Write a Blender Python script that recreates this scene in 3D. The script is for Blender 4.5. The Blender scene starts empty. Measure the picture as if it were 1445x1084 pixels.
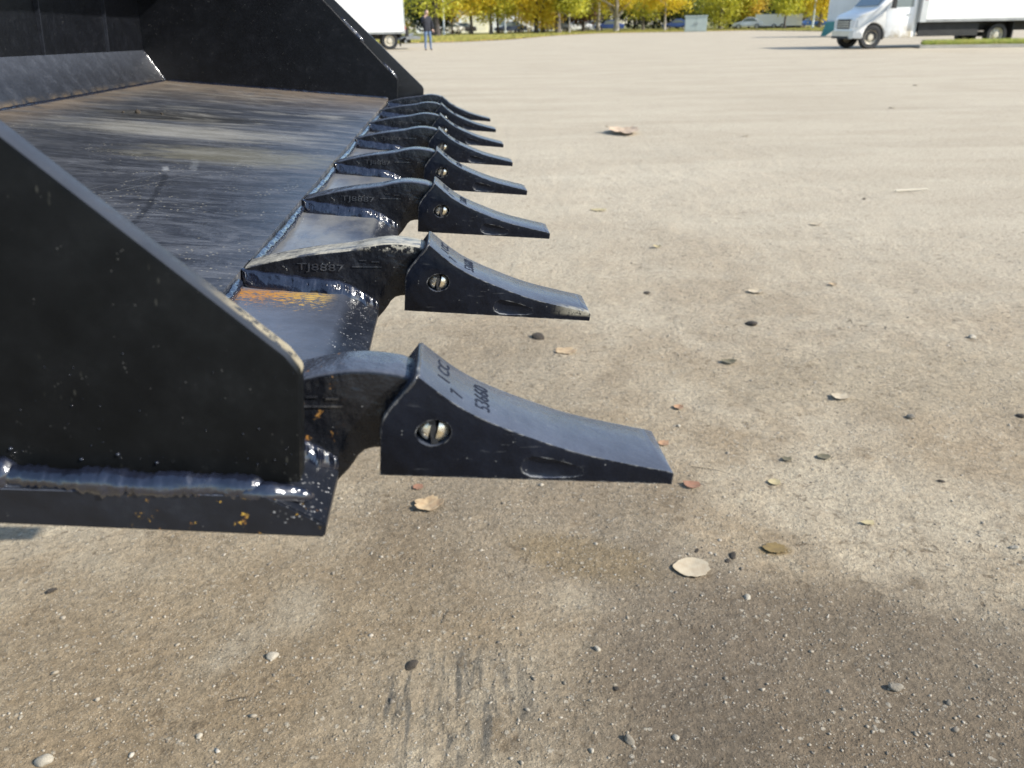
import bpy, bmesh, math, random
import numpy as np
from mathutils import Vector, Matrix, Euler, noise as mnoise
R_ = math.radians
S = bpy.context.scene
COL = S.collection
random.seed(7)

# ------------------------------------------------------------------ camera
PITCH, ROLL, H = R_(24.2), math.atan(.019), 1.05
cam_d = bpy.data.cameras.new('camera'); cam = bpy.data.objects.new('camera', cam_d); COL.objects.link(cam)
CR = Matrix.Rotation(math.pi/2-PITCH, 3, 'X') @ Matrix.Rotation(-ROLL, 3, 'Z')
cam.matrix_world = Matrix.Translation((0, 0, H)) @ CR.to_4x4()
cam_d.sensor_width = 36; cam_d.lens = 1127/1445*36
cam_d.clip_start = .02; cam_d.clip_end = 3000
cam_d.dof.use_dof = True; cam_d.dof.focus_distance = .70; cam_d.dof.aperture_fstop = 13
S.camera = cam
# ------------------------------------------------------------------ world, sun, exposure
SUN_EL = R_(35); SUN_DIR = Vector((-.95, .31, 0)).normalized()      # horizontal travel of the light
w = bpy.data.worlds.new('World'); S.world = w; w.use_nodes = True
nt = w.node_tree; bg = nt.nodes['Background']
sky = nt.nodes.new('ShaderNodeTexSky'); sky.sky_type = 'NISHITA'; sky.sun_disc = False
sky.sun_elevation = SUN_EL
sun_from = -SUN_DIR
sky.sun_rotation = math.atan2(sun_from.x, sun_from.y)
sky.air_density = 1.0; sky.dust_density = .6; sky.ozone_density = 1.5
nt.links.new(sky.outputs[0], bg.inputs[0]); bg.inputs[1].default_value = .15
sl = bpy.data.lights.new('sun', 'SUN'); sl.energy = 4.6; sl.angle = R_(.53); sl.color = (1, .955, .87)
so = bpy.data.objects.new('sun', sl); COL.objects.link(so)
ldir = Vector((SUN_DIR.x*math.cos(SUN_EL), SUN_DIR.y*math.cos(SUN_EL), -math.sin(SUN_EL)))
so.rotation_euler = ldir.to_track_quat('-Z', 'Y').to_euler(); so.location = (6, -4, 9)
S.view_settings.view_transform = 'Standard'; S.view_settings.look = 'None'
S.view_settings.exposure = .80; S.view_settings.gamma = 1; S.view_settings.use_curve_mapping = False

# ------------------------------------------------------------------ helpers
def gp(px, py, z=0.0):
    """where the ground (height z) stands that the photograph shows at a pixel"""
    r = CR @ Vector(((px-722.5)/1127, -(py-542)/1127, -1))
    t = (z-H)/r.z
    return Vector((r.x*t, r.y*t, z))
def at_dist(px, D):
    g = gp(px, 90); return Vector((g.x, g.y, 0)).normalized()*D
def mesh_obj(name, bm, mat=None, parent=None, smooth=None, loc=None):
    me = bpy.data.meshes.new(name); bm.normal_update(); bm.to_mesh(me); bm.free()
    return link(name, me, mat, parent, smooth, loc)
def link(name, me, mat=None, parent=None, smooth=None, loc=None):
    o = bpy.data.objects.new(name, me); COL.objects.link(o)
    if mat:
        for m in (mat if isinstance(mat, (list, tuple)) else [mat]): me.materials.append(m)
    if smooth is not None:
        me.shade_smooth()
        if smooth < 180: me.set_sharp_from_angle(angle=R_(smooth))
    if parent: o.parent = parent
    if loc is not None: o.location = loc
    return o
def empty(name, loc=(0, 0, 0), rz=0, label=None, cat=None, group=None):
    o = bpy.data.objects.new(name, None); COL.objects.link(o); o.location = loc; o.rotation_euler = (0, 0, rz)
    o.empty_display_size = .1
    if label: tag(o, label, cat, group)
    return o
def tag(o, label=None, cat=None, group=None, kind=None):
    if label: o['label'] = label
    if cat: o['category'] = cat
    if group: o['group'] = group
    if kind: o['kind'] = kind
    return o
def copy_tree(o, parent=None):
    c = o.copy(); COL.objects.link(c); c.parent = parent
    for ch in o.children: copy_tree(ch, c)
    return c
def box(bm, x0, x1, y0, y1, z0, z1, mi=0):
    vs = [bm.verts.new((x, y, z)) for z in (z0, z1) for y in (y0, y1) for x in (x0, x1)]
    for f in ((0, 2, 3, 1), (4, 5, 7, 6), (0, 1, 5, 4), (2, 6, 7, 3), (0, 4, 6, 2), (1, 3, 7, 5)):
        bm.faces.new([vs[i] for i in f]).material_index = mi
    return vs
def B(*a):
    bm = bmesh.new(); box(bm, *a); return bm
def prism(poly, v0, v1, bm=None, axis='y'):
    """polygon in (x,z) extruded along y"""
    bm = bm or bmesh.new()
    a = [bm.verts.new((x, v0, z)) for x, z in poly]; b = [bm.verts.new((x, v1, z)) for x, z in poly]
    n = len(poly)
    bm.faces.new(a); bm.faces.new(b[::-1])
    for i in range(n):
        j = (i+1) % n; bm.faces.new((a[j], a[i], b[i], b[j]))
    bmesh.ops.recalc_face_normals(bm, faces=bm.faces)
    return bm
def cyl(bm, c0, c1, r0, r1=None, n=16, cap=True):
    r1 = r0 if r1 is None else r1
    c0 = Vector(c0); c1 = Vector(c1); d = (c1-c0).normalized()
    a = d.orthogonal().normalized(); b = d.cross(a)
    r = [[bm.verts.new(c + (a*math.cos(t)+b*math.sin(t))*rr) for t in [2*math.pi*i/n for i in range(n)]] for c, rr in ((c0, r0), (c1, r1))]
    for i in range(n):
        j = (i+1) % n; bm.faces.new((r[0][i], r[0][j], r[1][j], r[1][i]))
    if cap: bm.faces.new(r[0][::-1]); bm.faces.new(r[1])
    return bm
def bevel(bm, w, seg=2, ang=30):
    es = [e for e in bm.edges if len(e.link_faces) == 2 and e.calc_face_angle(0) > R_(ang)]
    bmesh.ops.bevel(bm, geom=es, offset=w, segments=seg, affect='EDGES', clamp_overlap=True, profile=.5)
    return bm
def boolean(me, cutters, op='DIFFERENCE'):
    o = bpy.data.objects.new('tmp', me); COL.objects.link(o); tmp = [o]
    for c in cutters:
        cm = bpy.data.meshes.new('c'); c.normal_update(); c.to_mesh(cm); c.free()
        co = bpy.data.objects.new('cc', cm); COL.objects.link(co); tmp.append(co)
        m = o.modifiers.new('b', 'BOOLEAN'); m.operation = op; m.object = co; m.solver = 'EXACT'
    bpy.context.view_layer.update()
    out = bpy.data.meshes.new_from_object(o.evaluated_get(bpy.context.evaluated_depsgraph_get()))
    for t in tmp: bpy.data.objects.remove(t)
    return out
def to_mesh(bm):
    me = bpy.data.meshes.new('m'); bm.normal_update(); bm.to_mesh(me); bm.free(); return me
def catmull(pts, n=6):
    out = []; P = [pts[0]]+list(pts)+[pts[-1]]
    for i in range(1, len(P)-2):
        p0, p1, p2, p3 = [np.array(q, float) for q in P[i-1:i+3]]
        for k in range(n):
            t = k/n
            out.append(tuple(.5*((2*p1)+(-p0+p2)*t+(2*p0-5*p1+4*p2-p3)*t*t+(-p0+3*p1-3*p2+p3)*t**3)))
    out.append(tuple(pts[-1])); return out
def bead(pts, r, seed=0, step=.0016, n=12, ripple=.10, lump=.22, squash=1.0, endr=.35):
    """a weld bead: lumpy rippled tube along points"""
    P = catmull(pts, 8) if len(pts) > 2 else [tuple(Vector(pts[0]).lerp(Vector(pts[1]), k/8)) for k in range(9)]
    P = [Vector(p) for p in P]
    L = [0]
    for a, b in zip(P, P[1:]): L.append(L[-1]+(b-a).length)
    T = L[-1]; m = max(6, int(T/step)); bm = bmesh.new(); rings = []
    for i in range(m+1):
        s = T*i/m; k = 0
        while k < len(L)-2 and L[k+1] < s: k += 1
        c = P[k].lerp(P[k+1], (s-L[k])/max(1e-9, L[k+1]-L[k])); d = (P[k+1]-P[k]).normalized()
        up = Vector((0, 0, 1)); a = d.cross(up)
        if a.length < .1: a = d.orthogonal()
        a.normalize(); b = a.cross(d)
        e = min(1, min(i, m-i)/4+endr)
        rr = r*e*(1+ripple*.0+lump*mnoise.noise(Vector((s*45+seed*9, seed*3.1, 0)))*1.6+ripple*.45*mnoise.noise(Vector((s*420, seed, 5)))+ripple*.25*math.sin(s/.0031*2*math.pi+5*mnoise.noise(Vector((s*70, seed, 5)))))
        ring = []
        for q in range(n):
            t = 2*math.pi*q/n
            rq = rr*(1+.20*mnoise.noise(Vector((math.cos(t)*1.5+seed, math.sin(t)*1.5, s*120)))+.10*mnoise.noise(Vector((math.cos(t)*3+seed, math.sin(t)*3, s*420))))
            ring.append(bm.verts.new(c+a*math.cos(t)*rq+b*math.sin(t)*rq*squash))
        rings.append(ring)
    for A, Bq in zip(rings, rings[1:]):
        for q in range(n):
            j = (q+1) % n; bm.faces.new((A[q], A[j], Bq[j], Bq[q]))
    bm.faces.new(rings[0][::-1]); bm.faces.new(rings[-1])
    bmesh.ops.recalc_face_normals(bm, faces=bm.faces)
    return bm
def text_mesh(body, size, extrude):
    c = bpy.data.curves.new('t', 'FONT'); c.body = body; c.size = size; c.extrude = extrude; c.align_x = 'CENTER'; c.align_y = 'CENTER'
    c.resolution_u = 3; c.offset = 0
    o = bpy.data.objects.new('t', c); COL.objects.link(o); bpy.context.view_layer.update()
    me = bpy.data.meshes.new_from_object(o.evaluated_get(bpy.context.evaluated_depsgraph_get()))
    bpy.data.objects.remove(o); return me

# ------------------------------------------------------------------ materials
class N:
    def __init__(s, name):
        s.m = bpy.data.materials.new(name); s.m.use_nodes = True; s.t = s.m.node_tree; s.b = s.t.nodes['Principled BSDF']
        s.tc = None
    def n(s, typ, **kw):
        x = s.t.nodes.new(typ)
        for k, v in kw.items(): setattr(x, k, v)
        return x
    def L(s, a, b): s.t.links.new(a, b)
    def co(s, kind='Object'):
        if not s.tc: s.tc = s.n('ShaderNodeTexCoord')
        return s.tc.outputs[kind]
    def map(s, scale=(1, 1, 1), loc=(0, 0, 0), rot=(0, 0, 0), kind='Object'):
        m = s.n('ShaderNodeMapping'); s.L(s.co(kind), m.inputs[0]); m.inputs['Scale'].default_value = scale; m.inputs['Location'].default_value = loc; m.inputs['Rotation'].default_value = rot
        return m.outputs[0]
    def noise(s, scale, detail=4, rough=.55, vec=None, dist=0):
        x = s.n('ShaderNodeTexNoise'); x.inputs['Scale'].default_value = scale; x.inputs['Detail'].default_value = detail; x.inputs['Roughness'].default_value = rough; x.inputs['Distortion'].default_value = dist
        s.L(vec if vec is not None else s.co(), x.inputs['Vector']); return x.outputs[0]
    def vor(s, scale, vec=None, out=0, feature='F1', rnd=1):
        x = s.n('ShaderNodeTexVoronoi', feature=feature); x.inputs['Scale'].default_value = scale; x.inputs['Randomness'].default_value = rnd
        s.L(vec if vec is not None else s.co(), x.inputs['Vector']); return x.outputs[out]
    def ramp(s, v, stops):
        x = s.n('ShaderNodeValToRGB'); s.L(v, x.inputs[0]); e = x.color_ramp.elements
        while len(e) < len(stops): e.new(.5)
        for i, (p, c) in enumerate(stops):
            e[i].position = p; e[i].color = (c if isinstance(c, tuple) else (c, c, c))+(1,)
        return x.outputs[0]
    def rng(s, v, a, b, c=0., d=1., smooth=True):
        x = s.n('ShaderNodeMapRange', interpolation_type='SMOOTHSTEP' if smooth else 'LINEAR'); s.L(v, x.inputs[0])
        for i, q in enumerate((a, b, c, d)): x.inputs[i+1].default_value = q
        return x.outputs[0]
    def math(s, op, a, b=None, c=None):
        x = s.n('ShaderNodeMath', operation=op)
        for i, q in enumerate((a, b, c)):
            if q is None: continue
            if isinstance(q, (int, float)): x.inputs[i].default_value = q
            else: s.L(q, x.inputs[i])
        return x.outputs[0]
    def mix(s, f, a, b, mode='MIX'):
        x = s.n('ShaderNodeMix', data_type='RGBA', blend_type=mode)
        for i, q in ((0, f), (6, a), (7, b)):
            if isinstance(q, (int, float)): x.inputs[i].default_value = q if i == 0 else (q, q, q, 1)
            elif isinstance(q, tuple): x.inputs[i].default_value = q+(1,)
            else: s.L(q, x.inputs[i])
        return x.outputs[2]
    def xyz(s, v=None):
        x = s.n('ShaderNodeSeparateXYZ'); s.L(v if v is not None else s.co(), x.inputs[0]); return x.outputs
    def set(s, **kw):
        for k, v in kw.items():
            i = s.b.inputs[k.replace('_', ' ')]
            if isinstance(v, (int, float)): i.default_value = v
            elif isinstance(v, tuple): i.default_value = v+(1,) if len(v) == 3 else v
            else: s.L(v, i)
        return s
    def bump(s, h, strength, dist, prev=None):
        x = s.n('ShaderNodeBump'); x.inputs['Strength'].default_value = strength; x.inputs['Distance'].default_value = dist; s.L(h, x.inputs['Height'])
        if prev is not None: s.L(prev, x.inputs['Normal'])
        s.L(x.outputs[0], s.b.inputs['Normal']); return x.outputs[0]
def simple(name, c, rough=.5, metal=0., var=.12, scale=6, bump=0, **kw):
    m = N(name); n = m.noise(scale, 5)
    m.set(Base_Color=m.mix(m.rng(n, .3, .7), tuple(x*(1-var) for x in c), tuple(min(1, x*(1+var)) for x in c)), Roughness=rough, Metallic=metal, **kw)
    if bump: m.bump(m.noise(scale*12, 4), bump, .01)
    return m.m

PAINT_D = (.0085, .0095, .0125)
def paint(name, rough=.32, diff=PAINT_D, dust=.25, dustc=(.16, .16, .155), bumpy=.25, fine=900, speck=True, streak=False, rust=None, mask=None, spec=.5, coat=.0, top=0, gn_=.7, topr=(.35, .9), wear_glint=0):
    m = N(name)
    n1 = m.noise(38, 6, .6); n2 = m.noise(240, 5, .65)
    base = m.mix(m.rng(n1, .3, .75), diff, tuple(x*1.8 for x in diff))
    d = m.math('MULTIPLY', m.rng(n1, .5, .78), m.rng(n2, .42, .7))
    base = m.mix(m.math('MULTIPLY', d, dust), base, dustc)
    rgh = m.math('ADD', m.rng(n2, .3, .7, rough-.06, rough+.08), m.math('MULTIPLY', d, .3))
    if speck:       # pinhead paint nibs and dust grains
        v = m.vor(520); sel = m.rng(m.noise(150, 2), .64, .68); sp = m.math('MULTIPLY', m.rng(v, .26, .14), sel)
        base = m.mix(m.math('MULTIPLY', sp, gn_), base, (.22, .22, .21))
    if top:  # sky sheen painted as pale blue on upward faces
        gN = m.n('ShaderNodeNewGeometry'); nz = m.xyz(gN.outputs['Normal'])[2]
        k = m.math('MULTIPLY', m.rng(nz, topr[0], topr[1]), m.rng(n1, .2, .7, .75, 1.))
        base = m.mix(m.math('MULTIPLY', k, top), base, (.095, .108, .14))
    if wear_glint:  # pale edges: worn paint, also standing in for sun glints
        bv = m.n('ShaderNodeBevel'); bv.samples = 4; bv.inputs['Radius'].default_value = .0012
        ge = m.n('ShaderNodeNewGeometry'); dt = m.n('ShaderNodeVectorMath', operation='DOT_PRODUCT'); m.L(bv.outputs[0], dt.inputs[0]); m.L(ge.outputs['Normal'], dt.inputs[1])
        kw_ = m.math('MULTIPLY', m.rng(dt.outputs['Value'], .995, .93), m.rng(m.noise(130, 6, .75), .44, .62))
        base = m.mix(m.math('MULTIPLY', kw_, wear_glint), base, (.30, .30, .29))
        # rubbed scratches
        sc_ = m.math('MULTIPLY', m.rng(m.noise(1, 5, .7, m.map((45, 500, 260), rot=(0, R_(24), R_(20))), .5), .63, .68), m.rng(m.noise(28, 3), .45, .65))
        base = m.mix(m.math('MULTIPLY', sc_, wear_glint*.35), base, (.16, .165, .17))
    if mask: base, rgh = mask(m, base, rgh)
    m.set(Base_Color=base, Roughness=rgh)
    m.b.inputs['Specular IOR Level'].default_value = spec
    m.b.inputs['Coat Weight'].default_value = coat; m.b.inputs['Coat Roughness'].default_value = .12
    b = m.bump(m.noise(fine, 3, .6), bumpy*.35, .0006)
    m.bump(m.noise(75, 3, .5), bumpy, .0025, b)
    return m.m

def floor_mask(m, base, rgh):
    x, y, z = m.xyz()
    # scuffs dragged along the tooth direction
    s1 = m.noise(1, 8, .68, m.map((5, 17, 1)), 2.2); s2 = m.noise(1, 7, .72, m.map((13, 80, 1), (3, 1, 0)), 1.8); s3 = m.noise(1, 5, .6, m.map((2.2, 7, 1), (1, 5, 0)), 1.5)
    a = m.math('MULTIPLY', m.rng(s1, .38, .66), m.rng(s3, .34, .62, .28, 1.))
    a2 = m.math('MULTIPLY', m.rng(s2, .5, .68), m.rng(s3, .3, .6, .2, .9))
    base = m.mix(m.math('MULTIPLY', a, .6), base, (.085, .09, .104))
    base = m.mix(m.math('MULTIPLY', a2, .38), base, (.19, .195, .205))
    # pale dry patch and scattered grit further in
    for (x0_, y0_, a_, b_, wd, ya, yb, c_, k_) in ((-.397, .39, .144, .232, .0034, .34, .665, (.006, .007, .010), .75), (-.4565, .668, .30, .2, .0036, .645, .70, (.26, .27, .28), .7), (-.432, .70, .25, .3, .0045, .66, .78, (.15, .16, .17), .5), (-.47, .50, -.35, .0, .0014, .48, .70, (.14, .145, .15), .4), (-.49, .52, -.33, .0, .0011, .50, .68, (.14, .145, .15), .35)):
        yy = m.math('SUBTRACT', y, y0_); fx = m.math('SUBTRACT', x0_, m.math('ADD', m.math('MULTIPLY', yy, a_), m.math('MULTIPLY', m.math('MULTIPLY', yy, yy), b_)))
        dd = m.math('ABSOLUTE', m.math('ADD', m.math('SUBTRACT', x, fx), m.math('MULTIPLY', m.math('SUBTRACT', m.noise(26, 4), .5), .008)))
        kk = m.math('MULTIPLY', m.rng(dd, wd*1.5, wd*.4), m.math('MULTIPLY', m.rng(y, ya, ya+.03), m.rng(y, yb, yb-.03)))
        base = m.mix(m.math('MULTIPLY', kk, m.rng(m.noise(60, 4), .3, .6, k_*.4, k_)), base, c_)
    def spot(cx_, cy_, rx_, ry_, c_, k_, sc):
        nonlocal base
        u_ = m.math('DIVIDE', m.math('SUBTRACT', x, cx_), rx_); v_ = m.math('DIVIDE', m.math('SUBTRACT', y, cy_), ry_)
        r_ = m.math('ADD', m.math('SQRT', m.math('ADD', m.math('MULTIPLY', u_, u_), m.math('MULTIPLY', v_, v_))), m.math('MULTIPLY', m.math('SUBTRACT', m.noise(1, 6, .7, m.map(sc), 1), .5), 2.2))
        base = m.mix(m.math('MULTIPLY', m.rng(r_, 1.3, .4), k_), base, c_)
    spot(-.52, 1.00, .20, .07, (.27, .26, .23), .62, (6, 30, 1))
    spot(-.60, 1.20, .16, .09, (.012, .011, .009), .8, (8, 26, 1))
    spot(-.40, .80, .14, .08, (.20, .185, .13), .5, (16, 40, 1))
    pale = m.math('MULTIPLY', m.rng(m.noise(1, 6, .65, m.map((4, 12, 1), (7, 2, 0)), 1), .5, .7), m.rng(y, .75, 1.25))
    base = m.mix(m.math('MULTIPLY', pale, .75), base, (.25, .24, .215))
    # rust dust collected in the fold and by the far side plate
    e1 = m.rng(x, -.72, -.85); e2 = m.rng(y, 1.35, 1.93)
    e = m.math('MAXIMUM', e1, e2)
    e = m.math('MULTIPLY', e, m.rng(m.noise(22, 6, .7), .25, .55))
    base = m.mix(m.math('MULTIPLY', e, .7), base, (.13, .092, .055))
    sp = m.math('MULTIPLY', m.rng(m.vor(150), .2, .12), m.rng(m.noise(14, 4), .5, .62))
    base = m.mix(sp, base, (.26, .24, .19))
    rgh = m.math('ADD', rgh, m.math('MULTIPLY', m.math('ADD', a, e), .22))
    return base, rgh
def lip_mask(m, base, rgh):
    x, y, z = m.xyz()
    # bright rust rubbed through beside the second adapter
    lo = m.math('MULTIPLY', m.rng(y, .17, .20), m.rng(y, .262, .25))
    lo = m.math('MULTIPLY', lo, m.rng(x, -.197, -.215)); lo = m.math('MULTIPLY', lo, m.rng(z, .009, .0105))
    grad = m.math('SUBTRACT', m.noise(1, 7, .8, m.map((190, 420, 1)), .6), m.rng(y, .248, .19, -.02, .22, False))
    r1 = m.math('MULTIPLY', lo, m.rng(grad, .455, .52))
    rc = m.mix(m.rng(x, -.255, -.215), (.34, .15, .03), (.38, .30, .09))
    base = m.mix(r1, base, m.mix(m.noise(300, 3), rc, (.25, .12, .03)))
    # dry haze on the upper faces between the adapters
    h = m.math('MULTIPLY', m.rng(m.noise(30, 5, .6, m.map((1, .4, 1))), .3, .6), m.rng(y, .27, .45)); h = m.math('MULTIPLY', h, m.rng(z, .008, .011))
    base = m.mix(m.math('MULTIPLY', h, .55), base, (.17, .165, .15))
    # yellow chips at the near end
    c = m.math('MULTIPLY', m.rng(m.noise(130, 6, .7), .625, .655), m.math('MULTIPLY', m.rng(y, -.025, -.038), m.rng(x, -.26, -.24)))
    base = m.mix(c, base, m.mix(m.rng(m.noise(320, 3), .4, .6), (.20, .10, .03), (.44, .27, .05)))
    # ground bevel: coarse bare speckle
    bv = m.math('MULTIPLY', m.rng(x, -.1945, -.1925), m.math('MULTIPLY', m.rng(z, -.0032, -.0028), m.math('MULTIPLY', m.rng(m.vor(420), .30, .16), m.rng(m.noise(130, 3), .48, .6))))
    base = m.mix(m.math('MULTIPLY', bv, .8), base, (.30, .30, .30))
    return base, rgh
def plate_mask(m, base, rgh):
    x, y, z = m.xyz()
    e = m.math('ADD', z, m.math('MULTIPLY', x, .824))          # along the sloping top edge
    near = m.rng(e, -.0870, -.0848)
    k = m.math('MULTIPLY', near, m.rng(x, -.224, -.200)); k = m.math('MULTIPLY', k, m.rng(y, -.0262, -.0225)); k = m.math('MULTIPLY', k, m.rng(m.noise(170, 6, .75), .38, .50))
    base = m.mix(k, base, m.mix(m.noise(240, 4), (.30, .265, .19), (.16, .135, .095)))
    sc = m.math('MULTIPLY', m.rng(m.vor(1, m.map((330, 330, 120), (0, 0, 0), (0, R_(40), 0))), .24, .12), m.rng(m.noise(26, 4), .57, .66))
    base = m.mix(m.math('MULTIPLY', sc, .3), base, (.07, .07, .06))
    return base, m.math('ADD', rgh, m.math('MULTIPLY', k, .5))
def adapter_mask_dusty(m, base, rgh):
    g = m.n('ShaderNodeNewGeometry'); x, y, z = m.xyz(g.outputs['True Normal'])
    X, Y, Z = m.xyz()
    k = m.math('MULTIPLY', m.rng(z, .3, .7), m.rng(m.noise(1, 6, .7, m.map((55, 170, 60))), .34, .56))
    e = m.math('MULTIPLY', m.rng(Z, .043, .048), m.rng(m.noise(190, 5, .7), .5, .58))
    k = m.math('MAXIMUM', k, m.math('MULTIPLY', e, .9))
    base = m.mix(m.math('MULTIPLY', k, .85), base, (.36, .34, .28))
    return base, m.math('ADD', rgh, m.math('MULTIPLY', k, .4))
def rust_spots(m, base, rgh):
    k = m.math('MULTIPLY', m.rng(m.noise(120, 6, .7), .60, .66), m.rng(m.xyz()[0], -.165, -.175))
    return m.mix(k, base, m.mix(m.noise(300, 3), (.28, .10, .02), (.26, .17, .05))), rgh

P_TOOTH = paint('satin_black_tooth_paint', .26, (.0042, .0055, .0095), .06, (.04, .04, .045), .35, 700, spec=.14, coat=.07, top=.62, wear_glint=.75)
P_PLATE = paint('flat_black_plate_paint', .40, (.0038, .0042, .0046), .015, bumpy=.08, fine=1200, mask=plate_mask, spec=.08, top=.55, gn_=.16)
P_BODY = paint('black_inner_plate_paint', .36, (.0028, .0032, .0045), .06, (.03, .03, .035), .10, 800, spec=.28)
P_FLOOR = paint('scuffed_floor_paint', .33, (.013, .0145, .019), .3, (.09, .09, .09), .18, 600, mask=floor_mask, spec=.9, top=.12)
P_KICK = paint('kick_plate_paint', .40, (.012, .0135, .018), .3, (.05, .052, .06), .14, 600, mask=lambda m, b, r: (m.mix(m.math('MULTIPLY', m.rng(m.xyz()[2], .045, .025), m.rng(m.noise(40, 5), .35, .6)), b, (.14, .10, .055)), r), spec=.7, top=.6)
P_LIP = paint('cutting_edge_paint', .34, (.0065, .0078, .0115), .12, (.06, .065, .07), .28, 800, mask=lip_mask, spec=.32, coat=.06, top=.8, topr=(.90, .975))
P_WELD = paint('glossy_weld_paint', .13, (.006, .0075, .014), .05, bumpy=1.0, fine=420, speck=False, spec=.7, coat=.9, top=.0, gn_=0)
P_RIM = paint('worn_rim_paint', .4, (.02, .021, .024), 1., (.30, .30, .29), 1., 500, spec=.5, coat=.3)
P_CAST = paint('rough_cast_black_paint', .27, (.0055, .006, .008), .08, (.05, .05, .05), 1.1, 620, spec=.25, coat=.22, top=.6, wear_glint=1.)
P_CAST_D = paint('dusty_cast_black_paint', .3, (.0055, .006, .008), .08, (.05, .05, .05), 1.1, 620, mask=adapter_mask_dusty, spec=.25, coat=.2, top=.5, wear_glint=.9)
P_CAST_R = paint('rust_spotted_cast_paint', .27, (.0055, .006, .008), .08, (.05, .05, .05), 1.1, 620, mask=rust_spots, spec=.25, coat=.22, top=.6, wear_glint=1.)
P_MARK = paint('raised_mark_paint', .2, (.014, .015, .018), .5, (.10, .10, .10), .9, 900, spec=.9, coat=1.)
P_CUT = paint('groove_shade_paint', .6, (.006, .008, .016), .0, bumpy=.2, speck=False, spec=.2)  # dark colour for the shade inside engraved letters
PIN = N('zinc_pin_metal'); PIN.set(Base_Color=PIN.mix(PIN.rng(PIN.noise(260, 4), .35, .65), (.62, .52, .34), (.80, .78, .70)), Metallic=.85, Roughness=PIN.rng(PIN.noise(400, 3), .3, .7, .2, .38)); PIN.bump(PIN.noise(700, 3), .3, .0005); PIN = PIN.m
RUBBER = simple('black_rubber', (.012, .012, .013), .5, 0, .2, 300, .4)

# ================================================================== SETTING: ground
gm = N('packed_gravel_dirt')
pos = gm.n('ShaderNodeNewGeometry').outputs['Position']
def gn(sc, d=5, r=.6, v=None, dist=0): return gm.noise(sc, d, r, v if v is not None else pos, dist)
def gmap(scale, loc=(0, 0, 0), rot=0):
    m = gm.n('ShaderNodeMapping'); gm.L(pos, m.inputs[0]); m.inputs['Scale'].default_value = scale; m.inputs['Location'].default_value = loc; m.inputs['Rotation'].default_value = (0, 0, rot); return m.outputs[0]
gx, gy, gz = gm.xyz(pos)
patch = gn(1.7, 6, .62, gmap((1, 1.15, 1)), .5); mid = gn(9, 6, .65); fine = gn(70, 6, .7); vfine = gn(420, 4, .7)
col = gm.mix(gm.rng(patch, .32, .68), (.262, .208, .143), (.37, .322, .248))
col = gm.mix(gm.math('MULTIPLY', gm.rng(mid, .5, .72), .5), col, (.42, .37, .285))
col = gm.mix(gm.math('MULTIPLY', gm.rng(mid, .46, .28), .55), col, (.175, .130, .082))
# further off the surface is paler
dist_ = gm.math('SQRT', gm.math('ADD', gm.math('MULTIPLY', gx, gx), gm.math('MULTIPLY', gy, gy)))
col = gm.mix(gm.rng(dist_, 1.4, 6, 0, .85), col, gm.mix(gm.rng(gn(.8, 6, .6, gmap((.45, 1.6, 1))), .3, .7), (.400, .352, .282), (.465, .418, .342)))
# tone patches: dark one front right, brown ones beside the bucket, dark rubber scrapes
def blob(cx, cy, rx, ry, soft=.6, rot=0, wob=.5):
    a = gm.math('SUBTRACT', gx, cx); b = gm.math('SUBTRACT', gy, cy)
    c, s = math.cos(rot), math.sin(rot)
    u = gm.math('DIVIDE', gm.math('ADD', gm.math('MULTIPLY', a, c), gm.math('MULTIPLY', b, s)), rx)
    v = gm.math('DIVIDE', gm.math('SUBTRACT', gm.math('MULTIPLY', b, c), gm.math('MULTIPLY', a, s)), ry)
    r = gm.math('SQRT', gm.math('ADD', gm.math('MULTIPLY', u, u), gm.math('MULTIPLY', v, v)))
    r = gm.math('ADD', r, gm.math('MULTIPLY', gm.math('SUBTRACT', gn(4.5, 5, .65), .5), wob*2))
    return gm.rng(r, 1+soft*.5, 1-soft*.5)
def tone_patch(cx, cy, rx, ry, c, k, soft=.6, rot=0, wob=.5):
    global col
    col = gm.mix(gm.math('MULTIPLY', blob(cx, cy, rx, ry, soft, rot, wob), k), col, c)
tone_patch(.56, 1.00, .50, .32, (.118, .092, .066), .82, .7, .1, .35)
tone_patch(.33, 1.22, .19, .24, (.145, .118, .09), .62, .7, .0, .35)
tone_patch(.30, .92, .12, .14, (.12, .098, .075), .5, .7, .0, .3)
tone_patch(-.02, 1.56, .40, .28, (.16, .127, .092), .62, .9, .2, .4)
tone_patch(.14, 1.42, .16, .07, (.19, .14, .075), .55, .8, -.4, .4)
tone_patch(-.25, 2.3, .5, .6, (.21, .175, .13), .55, 1.0, 0, .4)
g0 = gp(1094, 776)
tone_patch(g0.x, g0.y, .035, .02, (.17, .115, .04), .7, .6, 0, .3)
tone_patch(1.35, 2.3, .7, .25, (.27, .225, .16), .5, .9, 0, .4)
tone_patch(-.55, 1.15, .50, .38, (.18, .135, .085), .6, 1.0, 0, .5)
tone_patch(-.435, 1.28, .05, .07, (.38, .345, .28), .38, 1.2, .3, 1.1)
tone_patch(-.53, 1.16, .035, .07, (.38, .345, .28), .32, 1.2, -.6, 1.1)
# dark rubber scrapes at front centre
scr = gm.math('MULTIPLY', blob(-.115, 1.02, .15, .13, .8, 0, .3), gm.rng(gn(1, 6, .7, gmap((46, 8, 1), rot=-.35), .4), .46, .62))
col = gm.mix(gm.math('MULTIPLY', scr, .8), col, (.075, .075, .072))
# long shallow traffic streaks across the far yard
stk = gm.math('MULTIPLY', gm.rng(gn(1, 5, .6, gmap((.16, 1.1, 1)), .6), .56, .70), gm.rng(dist_, 2.5, 9))
col = gm.mix(gm.math('MULTIPLY', stk, .22), col, (.27, .238, .19))
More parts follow.
